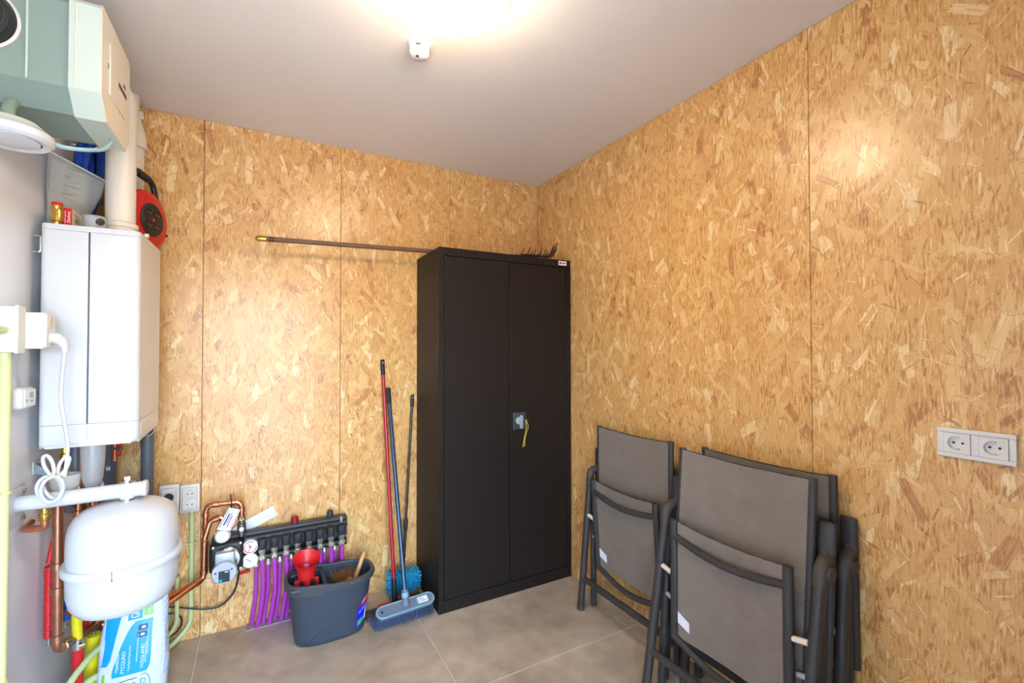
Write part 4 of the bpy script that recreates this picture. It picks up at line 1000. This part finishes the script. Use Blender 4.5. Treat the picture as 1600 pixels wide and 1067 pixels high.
make('fold_line', tube(B(), [slv(u/10, 0.52-0.18*u/10)+Vector((-0.001, -0.0016, 0)) for u in range(11)], 0.0011, 4), M_LCD, t)
# blue hose coil
t = thing('blue_hose', (-0.64, 2.53, 1.95), 'coiled blue hose hanging in the corner above the boiler', 'hose')
random.seed(21)
for k in range(5):
    cxh, rad = -0.664+0.009*k, 0.15+random.uniform(-0.012, 0.012)
    cyy = 2.53+random.uniform(-0.012, 0.012); czz = 2.12+random.uniform(-0.015, 0.015); tl = 0.08+0.03*k
    pts = [(cxh+tl*0.10*math.sin(a)+0.02*(1-math.cos(a))*0.5, cyy+rad*math.cos(a)*0.92, czz+rad*1.12*math.sin(a)) for a in [2*PI*q/48 for q in range(48)]]
    make('hose_loop', tube(B(), pts, 0.0085, 10, closed=True), M_BLUE, t)
make('hose_hook', tube(B(), fillet([(XL, 2.53, 2.262), (-0.61, 2.53, 2.262), (-0.605, 2.53, 2.29)], 0.01, 4), 0.005, 8), M_STEEL, t)

# cable reel
rc = Vector((-0.425, 2.495, 1.842+0.131)); RR = 0.128
phi = math.radians(68)
nx = Vector((math.sin(phi), -math.cos(phi), 0)); tx = Vector((math.cos(phi), math.sin(phi), 0))
Mr = basis(rc, tx, (0, 0, 1), nx)
t = thing('cable_reel', (rc.x, rc.y, 1.842), 'red cable reel with four black sockets standing on the boiler', 'cable reel')
make('reel_drum', lathe(B(), [(0, -0.075), (0.10, -0.075), (0.118, -0.065), (RR, -0.04), (RR, -0.018), (0.122, 0.0), (0.10, 0.008), (0.0, 0.010)], Mr, 56), M_RED, t)
sp = make('socket_disc', lathe(B(), [(0, 0.008), (0.070, 0.008), (0.072, 0.013), (0.069, 0.016), (0, 0.016)], Mr, 44), M_BLACK, t)
for k in range(4):
    a = PI/4+k*PI/2
    Ms = Mr @ Matrix.Translation((0.038*math.cos(a), 0.038*math.sin(a), 0))
    so = make('reel_socket', lathe(B(), [(0, 0.0165), (0.017, 0.0165), (0.0185, 0.0178), (0.0205, 0.0178), (0.021, 0.0155)], Ms, 24), mat('dark_socket', (20, 20, 22), 0.35), sp)
    for s in (-1, 1): make('socket_contact', box(B(), (s*0.009-0.002, -0.002, 0.0165), (s*0.009+0.002, 0.002, 0.0175)), M_NICKEL, so, Ms)
make('red_button', lathe(B(), [(0, 0.015), (0.009, 0.015), (0.008, 0.019), (0, 0.0195)], Mr, 20), M_RED, sp)
hpts = [Mr @ Vector((0.158*math.cos(a)*1.0, 0.158*math.sin(a)*1.02, -0.03)) for a in [math.radians(d) for d in range(48, 133, 7)]]
hpts = [Mr @ Vector((0.112*math.cos(math.radians(42)), 0.112*math.sin(math.radians(42)), -0.03))]+[Mr @ Vector((0.090, 0.118, -0.03)), Mr @ Vector((0.072, 0.172, -0.03)), Mr @ Vector((0.045, 0.193, -0.03)), Mr @ Vector((-0.03, 0.205, -0.03)), Mr @ Vector((-0.055, 0.19, -0.03)), Mr @ Vector((-0.07, 0.10, -0.03))]
make('carry_handle', tube(B(), fillet(hpts, 0.02, 4), 0.012, 12), M_BLACK, t)
for k in range(6):
    make('grip_ridge', tube(B(), [Mr @ Vector((-0.02+0.011*k, 0.187-0.0012*k, -0.04)), Mr @ Vector((-0.02+0.011*k, 0.187-0.0012*k, -0.02))], 0.004, 6), M_BLACK, t)
make('winding_knob', tube(B(), [Mr @ Vector((0.12, -0.03, -0.02)), Mr @ Vector((0.152, -0.032, -0.02))], [0.009, 0.0075], 12), M_BLACK, t)
make('reel_foot', box(B(), (-0.05, -0.1315, -0.075), (0.062, -0.112, 0.0), 0.004, 1), M_BLACK, t, Mr)

# ------------------------------------------------------------------ ventilation unit top left
ux, uyn, uyf, uzt, uzb = -0.410, 1.735, 2.065, 2.425, 2.095
t = thing('ventilation_unit', (-0.55, 1.9, uzb), 'grey-green ventilation unit with a cream front high on the left wall', 'ventilation unit')
def uprof(x, ins):
    a, b, zt_, zb_ = uyn+ins, uyf-ins, uzt-ins, uzb+ins
    return [(x, a, 2.158), (x, a, zt_-0.018), (x, a+0.018, zt_), (x, b-0.018, zt_), (x, b, zt_-0.018), (x, b, zb_+0.04), (x, b-0.04, zb_), (x, a+0.055, zb_)]
make('unit_body', prism(B(), uprof(XL, 0.006), (ux-0.072-XL, 0, 0)), M_EPP, t, smooth=20)
cv = make('front_cover', prism(B(), uprof(ux-0.072, 0.0), (0.070, 0, 0)), M_PALEG, t, smooth=20)
make('cover_face', prism(B(), uprof(ux-0.003, 0.003), (0.003, 0, 0)), M_CREAM, cv, smooth=20)
make('cover_rib', box(B(), (ux-0.056, uyn-0.003, 2.158), (ux-0.052, uyn, uzt-0.02)), M_CREAM, cv, smooth=0)
make('body_seam', box(B(), (-0.5705, uyn+0.002, 2.160), (-0.5665, uyn+0.0065, uzt-0.02)), M_PALEG, t, smooth=0)
make('control_flap', box(B(), (ux-0.001, 1.81, 2.19), (ux+0.004, 1.99, 2.35), 0.002, 1), M_CREAM, t)
make('flap_grip', box(B(), (ux+0.0035, 1.90, 2.262), (ux+0.0052, 1.992, 2.276)), mat('purple_brown_print', (96, 76, 84), 0.5), t, smooth=0)
make('flap_mark', box(B(), (ux+0.0035, 1.958, 2.290), (ux+0.0048, 1.982, 2.300)), M_PRINTDK, t, smooth=0)
make('cover_slot', box(B(), (ux-0.0005, 1.800, 2.268), (ux+0.0008, 1.806, 2.284)), M_PRINTDK, t, smooth=0)
vr = make('vent_ring', lathe(B(), [(0, 0.0), (0.088, 0.0), (0.089, 0.006), (0.084, 0.010), (0, 0.010)], at((-0.668, uyn+0.006, 2.30), (0, -1, 0)), 40), M_WPLAS, t)
make('black_grille', lathe(B(), [(0.0, 0.02), (0.045, 0.02), (0.050, 0.040), (0.062, 0.046), (0.076, 0.036), (0.083, 0.012), (0.083, 0.008), (0, 0.008)], at((-0.668, uyn+0.006, 2.30), (0, -1, 0)), 40), M_BLACK, vr)
for r_ in (0.052, 0.068):
    make('grille_ring', tube(B(), [(-0.668+r_*math.cos(2*PI*k/40), uyn-0.041 if r_ < 0.06 else uyn-0.037, 2.30+r_*math.sin(2*PI*k/40)) for k in range(40)], 0.0016, 5, closed=True), M_ELBOW, vr)
for k in range(12):
    a_ = 2*PI*k/12
    make('grille_bar', tube(B(), [(-0.668+0.05*math.cos(a_), uyn-0.034, 2.30+0.05*math.sin(a_)), (-0.668+0.081*math.cos(a_), uyn-0.012, 2.30+0.081*math.sin(a_))], 0.0016, 5), M_ELBOW, vr)
# round white sensor/valve disc below the unit
t = thing('air_valve', (-0.60, 1.74, 1.96), 'round white air valve hanging below the ventilation unit', 'air valve')
dcx, dcy, dcz = -0.590, 1.700, 1.975
make('valve_rim', lathe(B(), [(0.066, -0.006), (0.082, -0.010), (0.090, -0.002), (0.090, 0.014), (0.078, 0.026), (0.055, 0.03), (0.0, 0.03)], Matrix.Translation((dcx, dcy, dcz)), 48, True), M_WHITE, t)
make('valve_disc', lathe(B(), [(0, -0.014), (0.04, -0.013), (0.062, -0.008), (0.066, 0.0), (0.066, 0.006), (0, 0.006)], Matrix.Translation((dcx, dcy, dcz)), 48), M_WHITE, t)
make('valve_cone', lathe(B(), [(0.078, 0.025), (0.06, 0.042), (0.03, 0.052), (0.0, 0.053)], Matrix.Translation((dcx, dcy, dcz)), 36, True), M_PALEG, t)
make('valve_stem', tube(B(), catmull([(dcx, dcy, dcz+0.045), (dcx-0.01, dcy+0.03, dcz+0.08), (dcx-0.02, dcy+0.075, dcz+0.12), (dcx-0.02, dcy+0.11, dcz+0.135)]), 0.014, 14), M_EPP, t)
make('sensor_cable', tube(B(), catmull([(dcx+0.07, dcy+0.03, dcz+0.012), (-0.49, 1.76, 1.99), (-0.455, 1.81, 2.01), (-0.435, 1.87, 2.04), (-0.428, 1.91, 2.075), (-0.430, 1.93, 2.098)]), 0.006, 10), mat('pale_blue_cable', (160, 196, 206), 0.5), t)

# ------------------------------------------------------------------ left wall: sockets, conduit, CO alarm
t = thing('junction_box', (XL, 1.925, 1.40), 'white junction box on the left wall with conduits entering', 'junction box')
bm = B(); box(bm, (XL, 1.90, 1.402), (-0.633, 1.948, 1.540), 0.005, 2); make('box_body', bm, M_WPLAS, t)
bm = B(); box(bm, (-0.640, 1.898, 1.398), (-0.630, 1.950, 1.544), 0.003, 1); make('box_lid', bm, M_WPLAS, t)
t = thing('surface_socket', (XL, 1.975, 1.41), 'white surface socket on the left wall with a white plug', 'wall socket')
bm = B(); box(bm, (XL, 1.951, 1.413), (-0.590, 2.03, 1.526), 0.004, 2); make('socket_box', bm, M_WPLAS, t)
make('socket_front', box(B(), (-0.592, 1.955, 1.418), (-0.584, 2.026, 1.521), 0.002, 1), M_WPLAS, t)
for z in (1.497, 1.444):
    make('socket_recess', lathe(B(), [(0, 0.0015), (0.018, 0.0015), (0.019, 0.003), (0.0205, 0.003), (0.021, 0.0)], at((-0.585, 1.990, z), (1, 0, 0)), 24), M_CARTON, t)
make('base_lug', box(B(), (XL, 1.96, 1.396), (-0.655, 2.01, 1.413), 0.003, 1), M_LCD, t)
t = thing('boiler_power_cord', (-0.575, 2.0, 0.92), 'white power cord with plug, bundled and tied above the bracket arm', 'power cord')
make('plug_body', tube(B(), fillet([(-0.584, 1.990, 1.448), (-0.562, 1.992, 1.447), (-0.552, 1.998, 1.425), (-0.553, 2.000, 1.395)], 0.014, 5), [0.019]*2+[0.017]*3+[0.015]*3+[0.013]*3+[0.010]*3+[0.007]*(14-14)+[0.0075]*0, 14) if False else
     tube(B(), [(-0.584, 1.990, 1.448), (-0.570, 1.990, 1.446), (-0.560, 1.993, 1.438), (-0.554, 1.997, 1.420), (-0.554, 1.999, 1.398)], [0.0185, 0.0185, 0.016, 0.011, 0.007], 14), M_WHITE, t)
cord = catmull([(-0.554, 1.999, 1.400), (-0.560, 2.002, 1.33), (-0.562, 2.003, 1.25), (-0.553, 2.004, 1.17), (-0.545, 2.005, 1.10), (-0.548, 2.006, 1.04), (-0.552, 2.006, 1.0)])
make('cord_run', tube(B(), cord, 0.0052, 10), M_WHITE, t)
for w, h, cx_, cz_, tl_, dy in ((0.030, 0.044, -0.586, 0.962, 0.15, 0.0), (0.026, 0.040, -0.578, 0.964, -0.1, -0.011), (0.020, 0.038, -0.582, 0.966, 0.3, 0.009), (0.010, 0.034, -0.588, 1.040, 0.28, -0.004), (0.010, 0.030, -0.556, 1.034, -0.35, 0.004)):
    pts = []
    for k in range(40):
        a = 2*PI*k/40; x_, z_ = w*math.sin(a), h*math.cos(a)
        pts.append((cx_+x_*math.cos(tl_)-z_*math.sin(tl_), 2.004+dy+0.003*math.sin(2*a), cz_+x_*math.sin(tl_)+z_*math.cos(tl_)))
    make('cord_loop', tube(B(), pts, 0.0052, 10, closed=True), M_WHITE, t)
make('cord_tie', lathe(B(), [(0.016, -0.004), (0.020, 0.0), (0.016, 0.004)], Matrix.Translation((-0.573, 2.004, 1.005)), 16, True), M_CARTON, t)
t = thing('carbon_monoxide_alarm', (XL, 2.05, 1.218), 'small white alarm with a tiny display on the left wall', 'gas alarm')
bm = B(); box(bm, (XL, 2.003, 1.219), (-0.652, 2.103, 1.290), 0.014, 4); make('alarm_body', bm, M_WPLAS, t)
bm = B(); box(bm, (-0.654, 2.016, 1.227), (-0.6495, 2.095, 1.282), 0.004, 2); af = make('alarm_face', bm, M_WPLAS, t)
make('alarm_display', box(B(), (-0.650, 2.047, 1.256), (-0.6488, 2.073, 1.273)), M_LCD, af, smooth=0)
make('alarm_button', box(B(), (-0.650, 2.055, 1.243), (-0.6488, 2.068, 1.246)), M_PRINTDK, af, smooth=0)
make('alarm_lamp', box(B(), (-0.650, 2.024, 1.242), (-0.6488, 2.028, 1.252)), M_PRINTDK, af, smooth=0)
conduit('wall_conduit', [(-0.664, 1.925, 1.404), (-0.664, 1.925, 0.002)], 0.0125, 0.02, M_YELCON, [(-0.664, 1.925, 0.985), (-0.664, 1.925, 0.425)], 'pale yellow vertical conduit on the left wall', (1, 0, 0))
conduit('wall_conduit', [(-0.660, 1.902, 1.468), (-0.660, 1.2, 1.468)], 0.0105, 0.02, M_YELCON, [], 'pale yellow horizontal conduit entering the junction box', (1, 0, 0))

# ------------------------------------------------------------------ expansion vessel and bracket
vx, vy = -0.407, 2.06
t = thing('expansion_vessel', (vx, vy, 0.518), 'round white expansion vessel hanging from the bracket arm', 'expansion vessel')
make('vessel_shell', lathe(B(), [(0, 0.518), (0.06, 0.519), (0.10, 0.526), (0.128, 0.541), (0.144, 0.565), (0.151, 0.60), (0.1525, 0.645), (0.1525, 0.700), (0.1525, 0.755), (0.151, 0.792), (0.146, 0.823), (0.134, 0.848), (0.112, 0.866), (0.08, 0.877), (0.04, 0.884), (0, 0.885)], Matrix.Translation((vx, vy, 0)), 64), M_WHITE, t)
make('clamp_ring', lathe(B(), [(0.150, 0.672), (0.161, 0.674), (0.1655, 0.682), (0.1655, 0.694), (0.161, 0.702), (0.150, 0.704)], Matrix.Translation((vx, vy, 0)), 64, True), M_WHITE, t)
make('ring_joint', box(B(), (vx-0.0008, vy-0.1664, 0.673), (vx+0.0008, vy-0.160, 0.703)), M_PRINTDK, t, smooth=0)
make('vessel_neck', lathe(B(), [(0.024, 0.878), (0.024, 0.892), (0.020, 0.896), (0, 0.896)], Matrix.Translation((vx+0.004, vy, 0)), 24, True), M_STEEL, t)
t = thing('bracket_arm', (XL, vy, 0.845), 'white tubular wall bracket carrying the expansion vessel', 'bracket')
make('wall_plate', box(B(), (XL, 2.005, 0.845), (XL+0.006, 2.115, 0.968), 0.002, 1), M_WHITE, t)
make('arm_tube', tube(B(), [(XL+0.004, vy, 0.915), (-0.352, vy, 0.919)], 0.025, 28), M_WHITE, t)
make('arm_end', lathe(B(), [(0.024, -0.012), (0.028, -0.006), (0.028, 0.004), (0.022, 0.006), (0, 0.006)], at((-0.352, vy, 0.919), (1, 0, 0)), 28, True), M_WHITE, t)
make('arm_socket', tube(B(), [(vx+0.004, vy, 0.893), (vx+0.004, vy, 0.945)], 0.0225, 24), M_WHITE, t)
make('arm_nut', tube(B(), [(vx+0.004, vy, 0.944), (vx+0.004, vy, 0.953)], 0.017, 20), M_STEEL, t)
make('arm_bolt', tube(B(), [(vx+0.004, vy, 0.95), (vx+0.004, vy, 0.966)], 0.009, 6), M_WPLAS, t)
for z in (0.862, 0.950):
    make('plate_bolt', lathe(B(), [(0, 0), (0.009, 0), (0.009, 0.008), (0, 0.009)], at((XL+0.005, 2.092, z), (1, 0, 0)), 6), M_STEEL, t, smooth=20)
make('arm_fitting', lathe(B(), [(0, 0.852), (0.014, 0.852), (0.016, 0.858), (0.016, 0.872), (0.012, 0.876), (0.012, 0.893), (0, 0.893)], Matrix.Translation((-0.614, vy, 0)), 18), M_BRASS, t)
make('fill_pipe', tube(B(), fillet([(-0.614, vy, 0.856), (-0.614, vy+0.004, 0.826), (-0.668, vy+0.02, 0.824), (-0.676, vy+0.10, 0.824)], 0.02, 6), 0.0105, 14), M_COPPER, t)

# ------------------------------------------------------------------ pipes lower left
copper([(-0.632, 2.235, 0.96), (-0.628, 2.235, 0.335), (-0.575, 2.40, 0.31), (-0.52, 2.56, 0.33)], 0.0155, 0.03, [(0, 0.52), (0, 0.66), (0, 0.93), (1, 0.2)], 'thick tarnished copper pipe beside the left wall', M_COPPERD)
copper([(-0.598, 2.32, 1.072), (-0.598, 2.32, 0.60), (-0.56, 2.42, 0.40), (-0.52, 2.50, 0.36)], 0.0115, 0.03, [(0, 0.6)], 'slim copper pipe dropping behind the bracket arm, left of two')
copper([(-0.560, 2.34, 1.072), (-0.560, 2.34, 0.62), (-0.54, 2.44, 0.42), (-0.50, 2.52, 0.40)], 0.0115, 0.03, [(0, 0.5)], 'slim copper pipe dropping behind the bracket arm, right of two')
copper([(-0.612, 2.285, 0.455), (-0.583, 2.285, 0.435), (-0.556, 2.285, 0.452)], 0.016, 0.02, [(0, 0.3), (1, 0.4)], 'short stubby copper joint under the expansion vessel', M_COPPERD)
t = thing('dark_hose', (-0.63, 2.30, 0.78), 'dark grey bent drain hose behind the bracket arm', 'hose')
make('hose_run', tube(B(), catmull([(-0.612, 2.22, 0.905), (-0.62, 2.25, 0.86), (-0.622, 2.29, 0.82), (-0.61, 2.36, 0.80)]), 0.014, 14), M_PVCGREY, t)
make('hose_end', tube(B(), [(-0.612, 2.34, 0.803), (-0.60, 2.37, 0.797)], 0.017, 14), M_BLACK, t)
t = thing('red_sleeved_pipe', (-0.660, 2.275, 0.34), 'red corrugated sleeve pipe nearest the left wall', 'pipe')
pts = [(-0.662, 2.268, 0.372+0.0045*k) for k in range(58)]
make('corrugated_sleeve', tube(B(), pts, [0.0135 if k % 2 else 0.0118 for k in range(58)], 12), M_RED, t)
make('inner_pipe', tube(B(), [(-0.660, 2.268, 0.345), (-0.660, 2.268, 0.375)], 0.007, 10), M_STEEL, t)
make('sleeve_tip', tube(B(), [(-0.662, 2.268, 0.64), (-0.655, 2.272, 0.70), (-0.650, 2.275, 0.755)], [0.0105, 0.008, 0.003], 10), M_RED, t)
t = thing('blue_sleeved_pipe', (-0.63, 2.36, 0.39), 'blue sleeve pipe behind the thick copper pipe', 'pipe')
pts = [(-0.638, 2.355, 0.385+0.0045*k) for k in range(50)]
make('corrugated_sleeve', tube(B(), pts, [0.015 if k % 2 else 0.0132 for k in range(50)], 12), M_BLUE, t)
make('inner_pipe', tube(B(), [(-0.638, 2.355, 0.36), (-0.638, 2.355, 0.39)], 0.008, 10), M_STEEL, t)
t = thing('gas_pipe', (-0.60, 2.34, 0.0), 'yellow sleeved gas pipe with a steel clamp in front', 'pipe')
make('yellow_sleeve', tube(B(), [(-0.602, 2.315, 0.52), (-0.594, 2.315, 0.315)], 0.0155, 16), M_YELLOW, t)
make('hose_clamp', tube(B(), [(-0.594, 2.315, 0.322), (-0.592, 2.315, 0.285)], 0.0175, 16), M_STEEL, t)
make('clamp_screw', tube(B(), [(-0.585, 2.295, 0.303), (-0.570, 2.300, 0.303)], 0.005, 8), M_BRASS, t)
make('red_lower_sleeve', tube(B(), [(-0.592, 2.315, 0.29), (-0.600, 2.33, 0.002)], 0.0165, 16), M_RED, t)
t = thing('yellow_floor_sleeve', (-0.57, 2.40, 0.0), 'wide yellow sleeve standing up from the floor behind', 'pipe')
make('yellow_sleeve', tube(B(), [(-0.590, 2.44, 0.002), (-0.575, 2.43, 0.27)], 0.024, 18), M_YELLOW, t)
make('wire_stub', tube(B(), catmull([(-0.575, 2.43, 0.26), (-0.572, 2.425, 0.29), (-0.562, 2.42, 0.315), (-0.560, 2.42, 0.335)]), 0.0032, 8), M_YELLOW, t)
make('steel_stub', tube(B(), [(-0.575, 2.43, 0.255), (-0.573, 2.426, 0.288)], 0.007, 10), M_STEEL, t)
t = thing('red_sleeved_pipe', (-0.60, 2.44, 0.3), 'slim red sleeve pipe right behind the yellow gas pipe', 'pipe')
make('corrugated_sleeve', tube(B(), [(-0.598, 2.42, 0.30+0.0045*k) for k in range(40)], [0.011 if k % 2 else 0.0098 for k in range(40)], 10), M_RED, t)
conduit('floor_conduit', [(-0.64, 2.20, 0.06), (-0.60, 2.25, 0.20), (-0.555, 2.33, 0.245), (-0.50, 2.46, 0.25)], 0.0115, 0.12, M_GRNCON, [], 'pale green conduit curving up from the floor at the left')
conduit('floor_conduit', [(-0.60, 2.30, 0.11), (-0.56, 2.34, 0.15), (-0.50, 2.40, 0.12)], 0.0125, 0.06, M_GRNCON, [], 'short pale green conduit bend low beside the salt bag')

# ------------------------------------------------------------------ salt bag
gx, gy = -0.440, 2.372
def bag(u, v, off=0.0):
    """u runs round the bag (0 front-left .. 0.5 front-right .. 1), v upwards"""
    a = 2*PI*u-PI*0.75; e = 3.0
    wx = 0.112*(1-0.10*v)+0.004*math.sin(5*v); wy = 0.070*(1-v**2.2*0.86)
    c, s = math.cos(a), math.sin(a)
    x = (wx+off)*math.copysign(abs(c)**(2/e), c); y = (wy+off)*math.copysign(abs(s)**(2/e), s)
    cr = 0.0035*math.sin(17*u+9*v)+0.0025*math.sin(31*u-13*v)
    return Vector((gx+x*(1+cr*4)+0.012*v, gy+y*(1+cr*6)+0.03*v*v, 0.002+0.455*v))
t = thing('salt_bag', (gx, gy, 0), 'blue and white plastic bag of granules standing below the vessel', 'bag')
bm = B(); nU, nV = 72, 24
V = [[bm.verts.new(bag(i/nU, j/nV)) for i in range(nU)] for j in range(nV+1)]
for j in range(nV):
    for i in range(nU): bm.faces.new((V[j][i], V[j][(i+1) % nU], V[j+1][(i+1) % nU], V[j+1][i]))
bm.faces.new(V[0][::-1]); bm.faces.new(V[-1])
make('bag_body', bm, M_BAGW, t)
# front face is u 0..0.25 roughly: map fx -1..1 over it
def bf(fx, v, off=0.0012): return bag(0.125+0.118*fx, v, off)
def bpatch(name, poly_l, poly_r, v0, v1, m, off=0.0012, n=14):
    """poly_l, poly_r: functions of v (0..1) giving fx limits"""
    return make(name, grid(B(), lambda u, w: bf(poly_l(w)+(poly_r(w)-poly_l(w))*u, v0+(v1-v0)*w, off), 10, n), m, t)
blue = bpatch('blue_print', lambda w: -1.25, lambda w: -0.66+0.50*w if w > 0.05 else -0.8, 0.40, 1.0, M_BAGB)
bpatch('blue_print', lambda w: -0.60+0.62*w+(0.1*(1-w/0.1) if w < 0.1 else 0), lambda w: 0.52+0.10*w-(0.12*(1-w/0.1) if w < 0.1 else 0), 0.30, 0.71, M_BAGB)
bpatch('blue_print', lambda w: -0.12, lambda w: 0.16, 0.725, 0.86, M_BAGB)
bpatch('green_print', lambda w: 0.20, lambda w: 0.62, 0.735, 0.86, M_BAGG)
bpatch('green_print', lambda w: -1.0, lambda w: -0.84, 0.05, 0.34, M_BAGG)
def btext(s, size, fx, v, m, off=0.0022, ang=PI/2):
    c, sn = math.cos(ang), math.sin(ang)
    def fn(x, y):
        X, Y = x*c-y*sn, x*sn+y*c
        return bf(fx+X/0.105, v+Y/0.455, off)
    return make('bag_lettering', text_bm(s, size, fn=fn), m, t, smooth=0)
btext('GRAN', 0.019, 0.02, 0.795, M_PRINT); btext('25 KG', 0.016, 0.40, 0.80, M_PRINT)
btext('FYCOLINO', 0.016, -0.14, 0.41, M_PRINT); btext('VOSGLAND', 0.0165, 0.24, 0.425, M_PRINT)
def bstroke(fx, v, L, m, r=0.0011, ang=PI/2):
    """one line of print too small to read"""
    pts = []
    for q in range(25):
        d = L*(q/24-0.5); w_ = 0.0016*math.sin(q*2.4+fx*9)
        pts.append(bf(fx+(d*math.cos(ang)-w_*math.sin(ang))/0.105, v+(d*math.sin(ang)+w_*math.cos(ang))/0.455, 0.0016))
    make('printed_line', tube(B(), pts, r, 4), m, t)
for fx, v, L in ((-0.36, 0.43, 0.085), (-0.30, 0.42, 0.06), (-0.02, 0.43, 0.09), (0.08, 0.50, 0.10), (0.34, 0.45, 0.075), (0.40, 0.50, 0.06)):
    bstroke(fx, v, L, M_PRINT)
for fx, v, sx_, m_ in ((0.22, 0.655, 0.15, M_PRINTNV), (0.20, 0.600, 0.15, M_PRINTNV)):
    make('pictogram', grid(B(), lambda u, w: bf(fx+sx_*(u-0.5)*2, v+0.022*(w-0.5)*2, 0.002), 4, 3), m_, t)
    make('pictogram', grid(B(), lambda u, w: bf(fx+0.06*(u-0.5)*2, v+0.009*(w-0.5)*2, 0.0026), 3, 3), M_PRINT, t)
for k in range(4):
    bstroke(-0.25, 0.255-0.035*k, 0.075-0.006*k, M_PRINTDK, 0.0013, 0.10)
btext('D', 0.032, 0.30, 0.22, M_BAGB, ang=0.1)
make('print_swirl', tube(B(), [bf(0.30+0.28*math.sin(a), 0.18+0.10*math.cos(a), 0.0014) for a in [q*0.16-0.3 for q in range(16)]], 0.0014, 5), M_BAGB, t)
for k in range(15):
    v = 0.20+0.052*k
    make('printed_line', tube(B(), [bag(0.27+0.012*q, v+0.010*q, 0.001) for q in range(9)], 0.0016, 4), M_LCD if k % 4 else M_BAGB, t)
make('bag_fold', tube(B(), [bag(0.262+0.02*math.sin(3*q/12), q/12, 0.002) for q in range(13)], 0.004, 6), M_BAGW, t)
